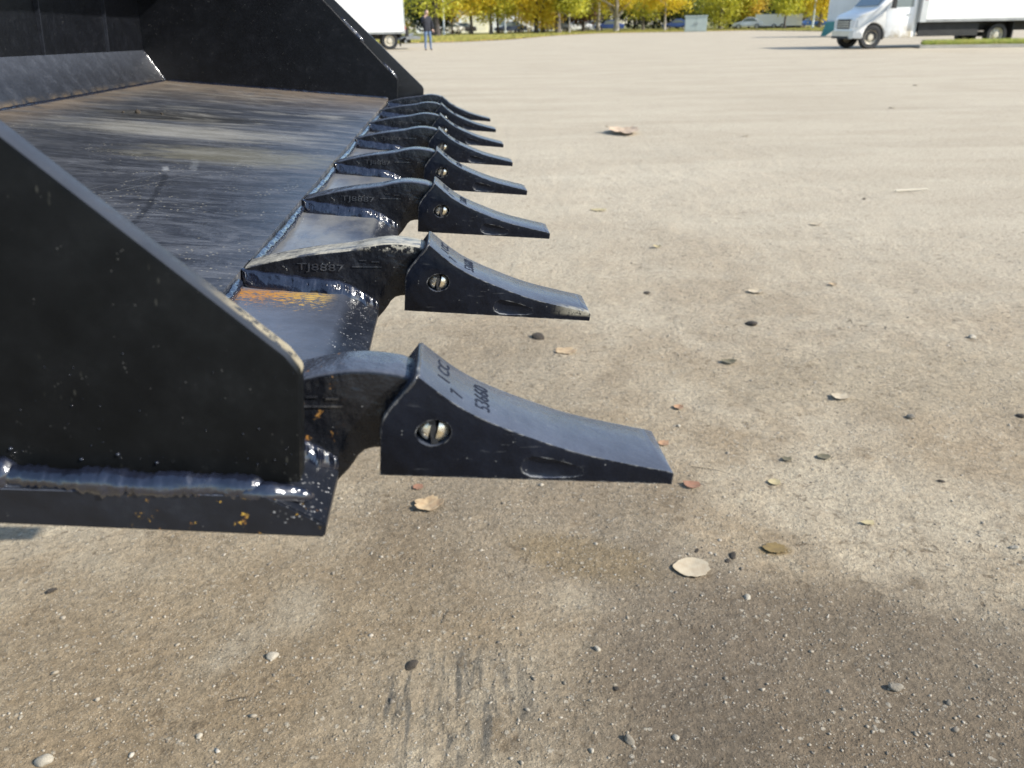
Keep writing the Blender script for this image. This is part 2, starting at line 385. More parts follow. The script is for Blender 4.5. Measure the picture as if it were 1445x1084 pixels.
# grains
grain = gm.rng(fine, .3, .7, .66, 1.30, False); g2 = gm.rng(vfine, .25, .75, .62, 1.34, False)
cc = gm.n('ShaderNodeVectorMath', operation='SCALE'); gm.L(col, cc.inputs[0]); gm.L(gm.math('MULTIPLY', grain, g2), cc.inputs[3]); col = cc.outputs[0]
# embedded stones and grit: pale and dark
vc = gm.vor(62, pos); sel = gm.rng(gn(26, 3, .6), .50, .62)
st = gm.math('MULTIPLY', gm.rng(vc, .30, .22), sel)
col = gm.mix(gm.math('MULTIPLY', st, .55), col, (.44, .41, .355))
vc2 = gm.vor(210, pos); sel2 = gm.rng(gn(60, 3, .6), .50, .60); st2 = gm.math('MULTIPLY', gm.rng(vc2, .32, .2), sel2)
col = gm.mix(gm.math('MULTIPLY', st2, .65), col, (.50, .46, .39))
vc3 = gm.vor(120, gmap((1, 1, 1), (5, 3, 0))); st3 = gm.math('MULTIPLY', gm.rng(vc3, .20, .1), gm.rng(gn(33, 3, .6, gmap((1, 1, 1), (9, 2, 0))), .56, .62))
col = gm.mix(gm.math('MULTIPLY', st3, .75), col, (.085, .068, .05))
fl = gm.math('MULTIPLY', gm.rng(gn(34, 6, .75, None, .6), .55, .63), gm.rng(gn(3.3, 4, .6), .32, .60))
col = gm.mix(gm.math('MULTIPLY', fl, .7), col, (.10, .074, .048))
tint = gm.n('ShaderNodeVectorMath', operation='MULTIPLY'); gm.L(col, tint.inputs[0]); tint.inputs[1].default_value = (.985, .95, .872); col = tint.outputs[0]
gm.set(Base_Color=col, Roughness=.92); gm.b.inputs['Specular IOR Level'].default_value = .25
b1 = gm.bump(gn(22, 6, .7), .55, .018)
b2 = gm.bump(gm.math('ADD', gm.math('MULTIPLY', st, .8), gm.math('SUBTRACT', gm.math('MULTIPLY', st2, .4), gm.math('MULTIPLY', st3, .3))), .6, .004, b1)
pb = gm.math('ADD', gm.math('MULTIPLY', gm.rng(gm.vor(120, pos), .45, .0), .7), gm.math('MULTIPLY', gm.rng(gm.vor(280, pos), .45, .0), .35))
b2 = gm.bump(gm.math('MULTIPLY', pb, gm.rng(gn(18, 4, .6), .35, .6)), .75, .0035, b2)
b3 = gm.bump(fine, .7, .008, b2); gm.bump(vfine, .55, .0022, b3)
GROUND = gm.m

def gheight(x, y):
    k = max(0., min(1., (14-math.hypot(x, y))/8))
    return k*(.010*mnoise.noise(Vector((x*1.1, y*1.1, 3)))+.006*mnoise.noise(Vector((x*4, y*4, 8)))+.0035*mnoise.noise(Vector((x*14, y*14, 1)))+.0016*mnoise.noise(Vector((x*45, y*45, 1))))
bm = bmesh.new()
ys = list(np.arange(.3, 3.2, .016))+list(np.arange(3.2, 7, .05))+list(np.arange(7, 16, .4))+[18, 24, 34, 50, 75, 110, 160, 260, 500, 1200]
xs = [-1200, -400, -150, -60, -30, -16, -8, -4, -2.4]+list(np.arange(-1.6, 2.4, .018))+[2.5, 2.7, 3.2, 4, 6, 9, 16, 30, 60, 150, 400, 1200]
ys = [-300, -60, -12, -4, -1.5, -.5]+ys
rows = [[bm.verts.new((x, y, gheight(x, y))) for x in xs] for y in ys]
for a, b in zip(rows, rows[1:]):
    for i in range(len(xs)-1): bm.faces.new((a[i], a[i+1], b[i+1], b[i]))
g = mesh_obj('ground', bm, GROUND, smooth=180); tag(g, kind='structure')

# loose gravel and grit near the camera: nobody could count it
def pebble_bm(bm, c, r, seed, flat=.55, sub=1):
    rnd = random.Random(seed)
    m = Matrix.Translation(c) @ Euler((rnd.uniform(-.3, .3), rnd.uniform(-.3, .3), rnd.uniform(0, 6.3))).to_matrix().to_4x4() @ Matrix.Diagonal((r*rnd.uniform(.8, 1.35), r*rnd.uniform(.7, 1.), r*flat, 1))
    res = bmesh.ops.create_icosphere(bm, subdivisions=sub, radius=1, matrix=m)
    for v in res['verts']:
        v.co += (v.co-Vector(c))*(mnoise.noise(v.co/r*.9+Vector((seed*1.7, 0, 0)))*.45)
pm = N('gravel_stone'); pp = pm.n('ShaderNodeNewGeometry'); 
pr = pm.n('ShaderNodeNewGeometry').outputs['Random Per Island']
pm.set(Base_Color=pm.mix(.35, pm.ramp(pr, [(0, (.05, .04, .03)), (.16, (.10, .08, .055)), (.3, (.24, .20, .145)), (.7, (.30, .26, .20)), (.95, (.36, .32, .26)), (1, (.46, .43, .37))]), pm.ramp(pm.noise(90, 5, vec=pp.outputs['Position']), [(.3, (.18, .15, .11)), (.7, (.36, .32, .26))])), Roughness=.85)  # dark end of the ramp stands in for small shadows near bumps
pm.bump(pm.noise(500, 4, vec=pp.outputs['Position']), .5, .001)
GRAVEL = pm.m
ico = bmesh.new(); bmesh.ops.create_icosphere(ico, subdivisions=1, radius=1); IV = np.array([v.co[:] for v in ico.verts]); IF = np.array([[v.index for v in f.verts] for f in ico.faces]); ico.free()
rs = np.random.RandomState(3); NV = []; NF = []
cnt = 0
for i in range(30000):
    y = .62+rs.rand()**1.5*3.6; x = (rs.rand()*2-1)*(.55+y*.70)
    k = mnoise.noise(Vector((x*2.2, y*2.2, 4)))
    if k < -.15 and rs.rand() < .75: continue
    r = .0009+.0019*rs.rand()**2+(.0035*rs.rand() if rs.rand() < .04 else 0)
    v = IV*(1+.28*rs.randn(12, 1))*np.array([r*(.8+.6*rs.rand()), r*(.7+.4*rs.rand()), r*.6])
    a = rs.rand()*6.3; c, s = math.cos(a), math.sin(a)
    v = v @ np.array([[c, s, 0], [-s, c, 0], [0, 0, 1]])+np.array([x, y, gheight(x, y)+r*.12])
    NV.append(v); NF.append(IF+12*cnt); cnt += 1
me = bpy.data.meshes.new('gravel'); me.from_pydata(np.concatenate(NV).tolist(), [], np.concatenate(NF).tolist())
gr = link('gravel', me, GRAVEL, smooth=180); tag(gr, kind='stuff')

# single stones that the photograph picks out
STONE_P = simple('pale_stone', (.32, .285, .225), .8, 0, .15, 60, .4); STONE_G = simple('grey_brown_stone', (.22, .19, .145), .85, 0, .25, 60, .6)
CLOD = simple('dark_earth_clod', (.07, .055, .04), .95, 0, .3, 90, .8)
def ppm(px, py):
    g_ = gp(px, py); r = (CR.transposed() @ (g_-Vector((0, 0, H)))); return 1127/(-r.z)
def stone(px, py, wpx, mat, label, name='stone', cat='stone', flat=.6, stretch=1.):
    g_ = gp(px, py); r = wpx/2/ppm(px, py)
    bm = bmesh.new(); pebble_bm(bm, (0, 0, 0), r, int(px*7+py), flat, 3)
    for v in bm.verts: v.co.y *= stretch
    o = mesh_obj(name, bm, mat, smooth=60, loc=(g_.x, g_.y, gheight(g_.x, g_.y)+r*flat*.35)); o.rotation_euler[2] = px % 3
    return tag(o, label, cat)
for a in ((62, 1072, 26, STONE_P, 'smooth pale oval stone cut off by the bottom left corner of the photo'),
          (384, 925, 15, STONE_P, 'pale pebble in open dirt below the bucket, with a dark speck beside it'),
          (843, 917, 10, STONE_P, 'small pale pebble at the left edge of the dark patch'),
          (887, 1048, 17, STONE_G, 'flat tan stone near the bottom edge, left one of two close together'),
          (954, 1042, 11, STONE_P, 'rounded stone near the bottom edge, right one of two close together'),
          (1054, 844, 10, STONE_P, 'small white pebble just right of and below the pale oval leaf'),
          (1265, 970, 17, STONE_G, 'tan stone half sunk in a small hole in the right foreground'),
          (1339, 992, 10, STONE_G, 'small stone right of the half sunk tan stone'),
          (1432, 772, 10, STONE_P, 'white rounded pebble at the right edge of the photo'),
          (1371, 478, 10, STONE_P, 'pale pebble lying far right in the sunlit yard'),
          (1283, 592, 12, STONE_G, 'grey stone right of the pale pointed leaf'),
          (958, 603, 7, STONE_P, 'tiny white pebble below the small orange leaf'),
          (835, 1062, 9, STONE_P, 'pale chip of stone at the bottom edge left of the tan stone'),
          (280, 1037, 9, STONE_P, 'small pale pebble low in the left foreground')):
    stone(*a)
for a in ((580, 939, 17, CLOD, 'dark brown crumb of earth lying between the rubber scrapes and the bucket'),
          (1034, 786, 12, CLOD, 'larger of two black crumbs right of the pale oval leaf'),
          (1027, 793, 9, CLOD, 'smaller of two black crumbs right of the pale oval leaf'),
          (983, 780, 7, CLOD, 'tiny dark crumb just above the pale oval leaf'),
          (869, 973, 10, CLOD, 'dark crumb at the left edge of the dark patch'),
          (1060, 457, 19, CLOD, 'dark grey clod in the middle of the sunlit yard'),
          (760, 477, 20, CLOD, 'dark crumbled clod above the nearest bucket tooth'),
          (912, 412, 9, CLOD, 'dark speck of earth beyond the second tooth tip'),
          (1219, 281, 6, CLOD, 'small black pebble far off in the pale yard'),
          (1329, 680, 8, CLOD, 'round dark crumb at the right, level with the nearest tooth tip'),
          (1440, 588, 12, CLOD, 'dark clod at the right edge of the photo'),
          (74, 1014-180, 12, CLOD, 'dark crumb in the dirt under the left end of the cutting edge')):
    stone(*a, name='earth_clod', cat='clod', flat=.4)

# ---- fallen leaves
def leafmat(name, c, c2):
    m = N(name); n = m.noise(60, 5, .6)
    base = m.mix(m.rng(n, .35, .68), c, c2)
    vein = m.n('ShaderNodeTexWave'); vein.inputs['Scale'].default_value = 60; vein.inputs['Distortion'].default_value = 2; m.L(m.co(), vein.inputs[0])
    base = m.mix(m.math('MULTIPLY', m.rng(vein.outputs['Fac'], .8, 1), .2), base, tuple(x*.6 for x in c))
    m.set(Base_Color=base, Roughness=.75); m.bump(m.noise(220, 4), .4, .001); return m.m
L_CREAM = leafmat('cream_leaf', (.43, .36, .25), (.38, .30, .20)); L_TAN = leafmat('tan_leaf', (.42, .31, .18), (.30, .20, .11)); L_YEL = leafmat('yellow_leaf', (.40, .33, .18), (.34, .27, .14))
L_OR = leafmat('orange_leaf', (.36, .21, .11), (.28, .16, .09)); L_DARK = leafmat('dark_leaf', (.09, .08, .045), (.14, .115, .065)); L_RED = leafmat('red_brown_leaf', (.27, .13, .075), (.22, .12, .07)); L_OLV = leafmat('olive_leaf', (.20, .135, .045), (.14, .095, .035))
def leaf(px, py, wpx, mat, label, shape='oval', aspect=.62, curl=.18, name='fallen_leaf', rot=0, thick=.0007):
    g_ = gp(px, py); k = ppm(px, py); Lh = wpx/2/k; rnd = random.Random(int(px+py*3))
    n = 40; bm = bmesh.new(); rings = []
    for q in range(5):
        ring = []
        for i in range(n):
            t = 2*math.pi*i/n
            rr = 1+.08*mnoise.noise(Vector((math.cos(t)*3+px, math.sin(t)*3, 1)))+.05*mnoise.noise(Vector((math.cos(t)*9+px, math.sin(t)*9, 1)))*(1.5+math.cos(t))
            if shape == 'lobed': rr = .72+.28*abs(math.cos(2.5*t+.4))**.6+.12*mnoise.noise(Vector((math.cos(t)*6+px, math.sin(t)*6, 1)))
            if shape == 'point': rr = .78/max(abs(math.cos(t)), abs(math.sin(t))*1.1)**.7*.9+.05*rnd.random()
            if shape == 'ragged': rr = .7+.5*abs(mnoise.noise(Vector((math.cos(t)*2.5+px, math.sin(t)*2.5, 1))))
            if shape == 'oval' and abs(t) < .28: rr *= .93+.07*math.sin(i*2.4)
            f = q/4; x = math.cos(t)*rr*f*Lh; y = math.sin(t)*rr*f*Lh*aspect*2*((1-.38*max(0, -math.cos(t))**2) if shape == 'oval' else 1)
            z = curl*Lh*((abs(x)/Lh)**2*.8+(y/Lh/aspect/2)**2*.35+.25*mnoise.noise(Vector((x/Lh*2+px, y/Lh*2, 0))))
            ring.append(bm.verts.new((x, y, z)) if q else None)
        rings.append(ring)
    c = bm.verts.new((0, 0, 0))
    for i in range(n):
        j = (i+1) % n; bm.faces.new((c, rings[1][i], rings[1][j]))
        for q in range(1, 4): bm.faces.new((rings[q][i], rings[q+1][i], rings[q+1][j], rings[q][j]))
    bmesh.ops.recalc_face_normals(bm, faces=bm.faces)
    geo = bmesh.ops.solidify(bm, geom=bm.faces[:], thickness=thick)
    o = mesh_obj(name, bm, mat, smooth=60, loc=(g_.x, g_.y, gheight(g_.x, g_.y)+.0025+curl*Lh*.18)); o.rotation_euler[2] = rot
    return tag(o, label, 'leaf')
lf = leaf(975, 805, 52, L_CREAM, 'large pale oval leaf lying flat on the dirt below the nearest tooth tip', 'oval', .42, .12)
bm = bmesh.new(); prev = None
cyl(bm, (.0, -.018, -.001), (.004, -.033, -.002), .0008, .0006, 6); mesh_obj('stem', bm, L_TAN, lf)
leaf(605, 714, 44, L_TAN, 'torn tan leaf on the dirt right under the nearest tooth', 'lobed', .42, .3, rot=.3)
leaf(1185, 563, 31, L_CREAM, 'pale pointed leaf alone in the sunlit yard right of the nearest tooth', 'point', .42, .22)
leaf(957, 578, 14, L_OR, 'small bright orange leaf above the nearest tooth tip', 'oval', .5, .4)
leaf(1028, 513, 26, L_DARK, 'shrivelled dark green leaf lying wide in the middle of the yard', 'ragged', .35, .3)
leaf(1092, 775, 36, L_OLV, 'olive brown leaf pressed into the dirt right of the black crumbs', 'ragged', .42, .05)
leaf(927, 351, 14, L_YEL, 'small yellow leaf standing up beyond the third tooth tip', 'point', .5, .6)
leaf(1066, 412, 22, L_CREAM, 'narrow cream leaf above the dark grey clod', 'oval', .35, .25)
leaf(1150, 317, 16, L_CREAM, 'small cream leaf in the pale far yard', 'oval', .4, .2)
leaf(798, 497, 32, L_TAN, 'faded tan leaf beyond the second tooth, above the nearest one', 'lobed', .4, .12)
leaf(1092, 682, 20, L_YEL, 'pale yellow leaf scrap right of the nearest tooth tip', 'ragged', .5, .2)
leaf(976, 688, 28, L_RED, 'red brown leaf scrap touching the view of the nearest tooth tip', 'ragged', .45, .2)
leaf(936, 627, 20, L_OR, 'orange brown leaf scrap partly behind the nearest tooth tip', 'ragged', .45, .2)
leaf(1162, 647, 19, L_DARK, 'flat dark leaf right of the nearest tooth, right one of a pair', 'oval', .4, .15)
leaf(1110, 650, 17, L_DARK, 'small dark leaf right of the nearest tooth, left one of a pair', 'ragged', .4, .15)
leaf(590, 688, 18, L_RED, 'reddish leaf scrap showing just under the heel of the nearest tooth', 'ragged', .5, .15)
leaf(1175, 402, 14, L_TAN, 'tiny tan leaf right of the narrow cream leaf', 'point', .5, .4)
leaf(845, 296, 26, L_YEL, 'faint yellowish leaf on the yard beyond the third tooth tip', 'ragged', .4, .1)
leaf(1052, 193, 9, L_CREAM, 'small white leaf far off, left of the other white specks', 'oval', .5, .3)
leaf(1292, 121, 8, L_CREAM, 'tiny white leaf on the yard below the front of the white box van', 'oval', .5, .3)
leaf(1259, 153, 9, L_CREAM, 'tiny white leaf a little nearer than the one below the box van', 'oval', .5, .3)
leaf(1225, 738, 22, L_YEL, 'weathered yellow leaf scrap in the right half of the foreground', 'ragged', .3, .1)
o = leaf(880, 188, 52, simple('brown_paper', (.42, .31, .21), .85, 0, .2, 15, .3), 'crumpled brown paper scrap with one curled edge in the distance', 'ragged', .85, .35, 'paper_scrap', thick=.0015); o['category'] = 'litter'
bm = bmesh.new(); cyl(bm, (-.11, 0, .01), (.11, .02, .014), .007, .005, 8); g_ = gp(1287, 271); mesh_obj('wooden_stick', bm, simple('bleached_wood', (.55, .49, .38), .8), loc=(g_.x, g_.y, 0)); tag(bpy.data.objects['wooden_stick'], 'pale thin stick lying across the yard at right', 'stick')
for i, (px, py, L_, a_, lab) in enumerate(((336, 985, .018, .1, 'short dark twig lying in the left foreground dirt'), (632, 870, .022, 1.2, 'forked dry twig standing out below the nearest tooth'), (1002, 668, .05, -.5, 'thin dark twig beside the nearest tooth tip'))):
    bm = bmesh.new(); cyl(bm, (-L_, 0, .002), (L_*.2, L_*.2, .003), .0007, .0006, 6); cyl(bm, (L_*.2, L_*.2, .003), (L_, .1*L_, .004), .0006, .0004, 6)
    g_ = gp(px, py); t = mesh_obj('twig', bm, CLOD, loc=(g_.x, g_.y, gheight(g_.x, g_.y)+.001)); t.rotation_euler[2] = a_; tag(t, lab, 'twig')

# ================================================================== LOADER BUCKET
def camv(v): return CR @ Vector((v[0], -v[1], -v[2]))
vv = Vector(((631-722.5)/1127, (50-542)/1127, 1)).normalized()
uu = Vector((1, .045, 0)); uu.z = -(uu.x*vv.x+uu.y*vv.y)/vv.z; uu.normalize()
U, V = camv(uu), camv(vv); W = U.cross(V)
O = Vector((0, 0, H))+camv(Vector(((948-722.5)/1127, (684-542)/1127, 1)))*.41
bucket = empty('loader_bucket'); bucket.matrix_world = Matrix.Translation(O) @ Matrix((U, V, W)).transposed().to_4x4()
tag(bucket, 'black painted steel loader bucket with eight digging teeth, raised off the ground', 'bucket')
VN, VF = -.030, 1.960          # outer faces of the two side cutters
TV = [0, .256, .540, .810, 1.088, 1.345, 1.626, 1.883]

# cutting edge: ground plate with a bevelled front
bm = bmesh.new()
poly = [(-.400, -.0055), (-.400, .011), (-.1955, .011), (-.1695, -.0034), (-.1700, -.0103)]
NVS = 60
secs = []
for i in range(NVS+1):
    v = -.040+(1.972+.040)*i/NVS
    secs.append([bm.verts.new((x+(.0006*mnoise.noise(Vector((v*30, x*9, 2))) if x > -.2 else 0), v, z)) for x, z in poly])
for a, b in zip(secs, secs[1:]):
    for i in range(5): bm.faces.new((a[i], a[(i+1) % 5], b[(i+1) % 5], b[i]))
bm.faces.new(secs[0][::-1]); bm.faces.new(secs[-1]); bmesh.ops.recalc_face_normals(bm, faces=bm.faces)
es = [e for e in bm.edges if e.calc_face_angle(0) > R_(20) and abs(e.verts[0].co.y-e.verts[1].co.y) > 1e-4]
es += [e for e in bm.edges if all(v.co.y < -.0399 for v in e.verts)]
bmesh.ops.bevel(bm, geom=es, offset=.0008, segments=2, affect='EDGES')
mesh_obj('cutting_edge', bm, P_LIP, bucket, 40)
# floor plate
bm = bmesh.new(); nu, nv = 60, 150
def fw(u, v): return .022+.012*(v+.02)/1.96+.0007*mnoise.noise(Vector((u*5, v*4, 0)))
grid = [[bm.verts.new((-.850+(.575)*i/nu, -.015+1.960*j/nv, 0)) for i in range(nu+1)] for j in range(nv+1)]
for r in grid:
    for v in r: v.co.z = fw(v.co.x, v.co.y)
for j in range(nv):
    for i in range(nu): bm.faces.new((grid[j][i], grid[j][i+1], grid[j+1][i+1], grid[j+1][i]))
r_ = bmesh.ops.extrude_face_region(bm, geom=bm.faces[:])
for v in [x for x in r_['geom'] if isinstance(x, bmesh.types.BMVert)]: v.co.z -= .0105
bmesh.ops.recalc_face_normals(bm, faces=bm.faces)
mesh_obj('floor_plate', bm, P_FLOOR, bucket, 40)
# kick plate rising from the fold, and the back
fold = N('back_sheet_paint'); P_BACK = paint('streaked_back_paint', .38, (.010, .0115, .016), .2, (.05, .05, .055), .15, 700, spec=.55)
bm = prism([(-.852, .010), (-.846, .027), (-.899, .104), (-.912, .104)], -.0155, 1.9385); bevel(bm, .001, 1); mesh_obj('kick_plate', bm, P_KICK, bucket, 40)
bm = prism([(-.899, .104), (-.915, .46), (-.925, .46), (-.912, .104)], -.0155, 1.9385); mesh_obj('back_plate', bm, P_BODY, bucket, 40)
bm = prism([(-.925, .462), (-.925, .474), (-.56, .505), (-.56, .493)], -.0155, 1.9385); mesh_obj('top_plate', bm, P_BODY, bucket, 40)
bm = prism([(-.860, -.012), (-.855, .008), (-.395, .010), (-.395, -.004)], -.0155, 1.9385); mesh_obj('bottom_skin', bm, P_BODY, bucket, 40)
for v0 in (.25, .62, 1.0, 1.38, 1.7):
    bm = bmesh.new(); box(bm, -.908, -.894, v0, v0+.003, .106, .455); mesh_obj('back_seam', bm, P_BACK, bucket)
# side cutters (outer) and side plates (inner)
cut_poly = [(-.305, .0115), (-.1815, .0115), (-.1810, .0655), (-.1865, .0730), (-.2865, .1550), (-.62, .430), (-.66, .505), (-.975, .505), (-1.0, .20), (-.93, -.012), (-.305, -.012)]
def cutter(v0, v1):
    bm = prism(cut_poly, v0, v1); bevel(bm, .0016, 2, 20); return bm
oc = mesh_obj('side_cutter', cutter(VN, VN+.0135), P_PLATE, bucket, 30)
oc = mesh_obj('side_cutter', cutter(VF-.0135, VF), P_BODY, bucket, 30)
in_poly = [(-.250, .012), (-.250, .0835), (-.43, .247), (-.66, .455), (-.66, .495), (-.93, .495), (-.925, .0), (-.845, .012)]
for v0, v1 in ((VN+.0140, VN+.0210), (VF-.0215, VF-.0140)):
    bm = prism(in_poly, v0, v1); bevel(bm, .0008, 1, 20); mesh_obj('side_plate', bm, P_BODY, bucket, 30)
# welds that belong to the bucket
def weld(pts, r, seed, parent=bucket, mat=P_WELD, **k):
    return mesh_obj('weld_bead', bead(pts, r, seed, **k), mat, parent, 180)
weld([(-.340, -.0335, .0125), (-.300, -.0345, .0135), (-.25, -.0350, .0120), (-.215, -.0345, .0120), (-.196, -.0335, .0115)], .0055, 1, ripple=.34, lump=.34)
weld([(-.215, -.0360, .0085), (-.20, -.0350, .0098), (-.188, -.0335, .0085), (-.176, -.030, .005)], .0045, 2, ripple=.1, lump=.3)
weld([(-.3065, -.0320, -.006), (-.3060, -.0330, .005), (-.3065, -.0325, .021)], .0058, 3)
weld([(-.275, .0, .0175), (-.272, .12, .0175), (-.272, .235, .0180)], .0048, 4)
for k in range(7):
    a = TV[k]+.047; b = TV[k+1]; zz = .0165+.0055*a/1.9
    weld([(-.2745, a, zz), (-.2715, (a+b)/2, zz+.0003), (-.2745, b, zz)], .0044, 5+k, step=.0022, n=10, ripple=.16)
weld([(-.845, VF-.0235, .034), (-.55, VF-.0235, .0345), (-.275, VF-.0235, .0345)], .0038, 30, step=.004, n=8)
weld([(-.848, VF-.0235, .032), (-.90, VF-.0235, .104)], .0026, 31, step=.004, n=8)
weld([(-.849, -.01, .0235), (-.849, 1.0, .0295), (-.849, 1.93, .0345)], .0035, 32, step=.006, n=8)
for (a, b) in (((-.400, .2215), (-.340, .1665)), ((-.290, .1215), (-.252, .0855))):
    weld([(a[0], VF-.0165, a[1]), ((a[0]+b[0])/2, VF-.0165, (a[1]+b[1])/2), (b[0], VF-.0165, b[1])], .0048, 33+int(-a[0]*10), step=.003, n=8)
# spatter balls beside the near weld
rnd = random.Random(5); bm = bmesh.new()
for i in range(60):
    x = -.31+.128*rnd.random(); z = .021+.05*rnd.random()**2.8; r = .00014+.00032*rnd.random()**2
    if i < 4: x = (-.303, -.2745, -.259, -.243)[i]; z = (.0245, .0205, .0235, .020)[i]; r = .0009
    bmesh.ops.create_icosphere(bm, subdivisions=1, radius=r, matrix=Matrix.Translation((x, VN-.0002, z)))
sp = mesh_obj('weld_spatter', bm, P_WELD, bucket, 180); sp['kind'] = 'stuff'
# crumbs lying on the floor plate
bm = bmesh.new()
for (u_, v_, r) in ((-.668, 1.20, .0055), (-.69, 1.19, .003), (-.63, 1.21, .0028)): pebble_bm(bm, (u_, v_, fw(u_, v_)+r*.4), r, int(v_*100), .8, 1)
cr = mesh_obj('dirt_crumb', bm, CLOD, bucket, 180); cr['kind'] = 'stuff'

# ---- one tooth (local x = u, y = 0..047, z = w)
top = [(-.1310, .0535), (-.1185, .0440), (-.1090, .0378), (-.0995, .0330), (-.0880, .0283), (-.0750, .0238), (-.0560, .0178), (-.0407, .0142), (-.020, .0104), (-.0040, .0078)]
rear = [(-.1483, 0), (-.1483, .0225), (-.1476, .0285), (-.1455, .0335), (-.1425, .0378), (-.1375, .0450), (-.1335, .0510)]
poly = rear+catmull(top, 5)+[(-.0004, .0068), (.0, .0056), (-.0003, .0004)]
bm = prism(poly, 0, .047)
def on_top(v): return any(abs(v.co.x-q[0]) < 1e-6 and abs(v.co.z-q[1]) < 1e-6 for q in catmull(top, 5)[:-1])
es = [e for e in bm.edges if abs(e.verts[0].co.y-e.verts[1].co.y) < 1e-6 and on_top(e.verts[0]) and on_top(e.verts[1])]
bmesh.ops.bevel(bm, geom=es, offset=.0034, segments=3, affect='EDGES', clamp_overlap=True, profile=.45)
me = to_mesh(bevel(bm, .0009, 2, 40))
cut = []
for y0, y1 in ((-.004, .0085), (.0385, .051)):
    c = bmesh.new(); n = 28
    rings = [[c.verts.new((-.1225+.0089*math.cos(t)*(1 if math.cos(t) < 0 else .92), y, .0243+.0071*math.sin(t)+.0009*math.cos(t))) for t in [2*math.pi*i/n for i in range(n)]] for y in (y0, y1)]
    for i in range(n): j = (i+1) % n; c.faces.new((rings[0][i], rings[0][j], rings[1][j], rings[1][i]))
    c.faces.new(rings[0][::-1]); c.faces.new(rings[1]); bmesh.ops.recalc_face_normals(c, faces=c.faces); cut.append(c)
for yc in (-.0012, .0482):      # scooped pocket on each cheek
    c = bmesh.new(); rg = []; sg_ = 1 if yc < .02 else -1
    for (x_, hh, dp, zc) in ((-.0785, .0012, .0004, .0078), (-.0770, .0040, .0020, .0078), (-.0735, .0058, .0032, .0077), (-.0680, .0060, .0034, .0073), (-.0625, .0054, .0024, .0068), (-.0570, .0044, .0015, .0064), (-.0520, .0034, .0008, .0060), (-.0470, .0020, .0001, .0056)):
        rg.append([c.verts.new((x_, (0 if sg_ > 0 else .047)+sg_*(dp*.55*max(0, math.cos(t))**.8 if math.cos(t) > 0 else .004*math.cos(t)), zc+hh*math.sin(t)*(1+.1*mnoise.noise(Vector((x_*300, t, 0)))))) for t in [2*math.pi*q/20 for q in range(20)]])
    for A, Bq in zip(rg, rg[1:]):
        for q in range(20): j = (q+1) % 20; c.faces.new((A[q], A[j], Bq[j], Bq[q]))
    c.faces.new(rg[0][::-1]); c.faces.new(rg[-1]); bmesh.ops.recalc_face_normals(c, faces=c.faces)
    cut.append(c)
TOOTH = boolean(me, cut)
TOOTH.materials.clear(); TOOTH.materials.append(P_TOOTH); TOOTH.shade_smooth(); TOOTH.set_sharp_from_angle(angle=R_(34))
# two half domes of the pin with the rubber lock between
def pin_half(side):
    bm = bmesh.new(); bmesh.ops.create_uvsphere(bm, u_segments=28, v_segments=16, radius=1, matrix=Matrix.Diagonal((.0078, .0042, .0067, 1)))
    n = Vector((side, 0, side*-.18)).normalized()
    r = bmesh.ops.bisect_plane(bm, geom=bm.verts[:]+bm.edges[:]+bm.faces[:], plane_co=n*(.0024 if side < 0 else .0014), plane_no=-n, clear_outer=True)
    ed = [e for e in bm.edges if e.is_boundary]; bmesh.ops.contextual_create(bm, geom=ed)
    for v in bm.verts: v.co += Vector((-.1225, .0050, .0243))
    return bm
tooth = bpy.data.objects.new('bucket_tooth', TOOTH); COL.objects.link(tooth); tooth.parent = bucket
mesh_obj('pin_half', pin_half(-1), PIN, tooth, 50); mesh_obj('pin_half', pin_half(1), PIN, tooth, 50)
bm = bmesh.new(); box(bm, -.0017, .0017, .0016, .009, -.0076, .0074); bevel(bm, .0005, 2)
for v in bm.verts: v.co += Vector((-.1230, 0, .0243)); v.co.x -= (v.co.z-.0243)*.16
mesh_obj('lock_strip', bm, RUBBER, tooth)
# engraved letters on the top face, groove shade put into their colour
def top_w(x):
    for a, b in zip(top, top[1:]):
        if a[0] <= x <= b[0]:
            t = (x-a[0])/(b[0]-a[0]); return a[1]+(b[1]-a[1])*t, math.atan2(b[1]-a[1], b[0]-a[0])
    return .01, 0
def top_text(body, size, x, y):
    me = text_mesh(body, size, .0002); z, a = top_w(x)
    # reading direction runs along the lip (+y), letter tops point to the rear (-x)
    rot = Matrix(((0, -math.cos(a), -math.sin(a)), (1, 0, 0), (0, -math.sin(a), math.cos(a)))).to_4x4()
    me.transform(Matrix.Translation((x, y, z+.00005)) @ rot); return me
for t in (('1 CC', .0110, -.1185, .030), ('7', .0105, -.1120, .0130), ('53660', .0118, -.0985, .0250)):
    mt = top_text(*t)
    for vtx in mt.vertices: vtx.co.z += (top_w(vtx.co.x)[0]-(top_w(t[2])[0]+math.tan(top_w(t[2])[1])*(vtx.co.x-t[2])))
    link('engraved_lettering', mt, P_CUT, tooth)
# burr of runny paint on the rear rim
bmr = bead([(-.1484, .0012, .020), (-.1462, .0010, .0320), (-.1380, .0010, .0440), (-.1325, .0015, .0520), (-.1318, .012, .0534), (-.1318, .035, .0534), (-.1318, .046, .0532)], .0011, 9, step=.0012, n=8, lump=.4); 
mesh_obj('rear_rim', bmr, P_RIM, tooth, 180)

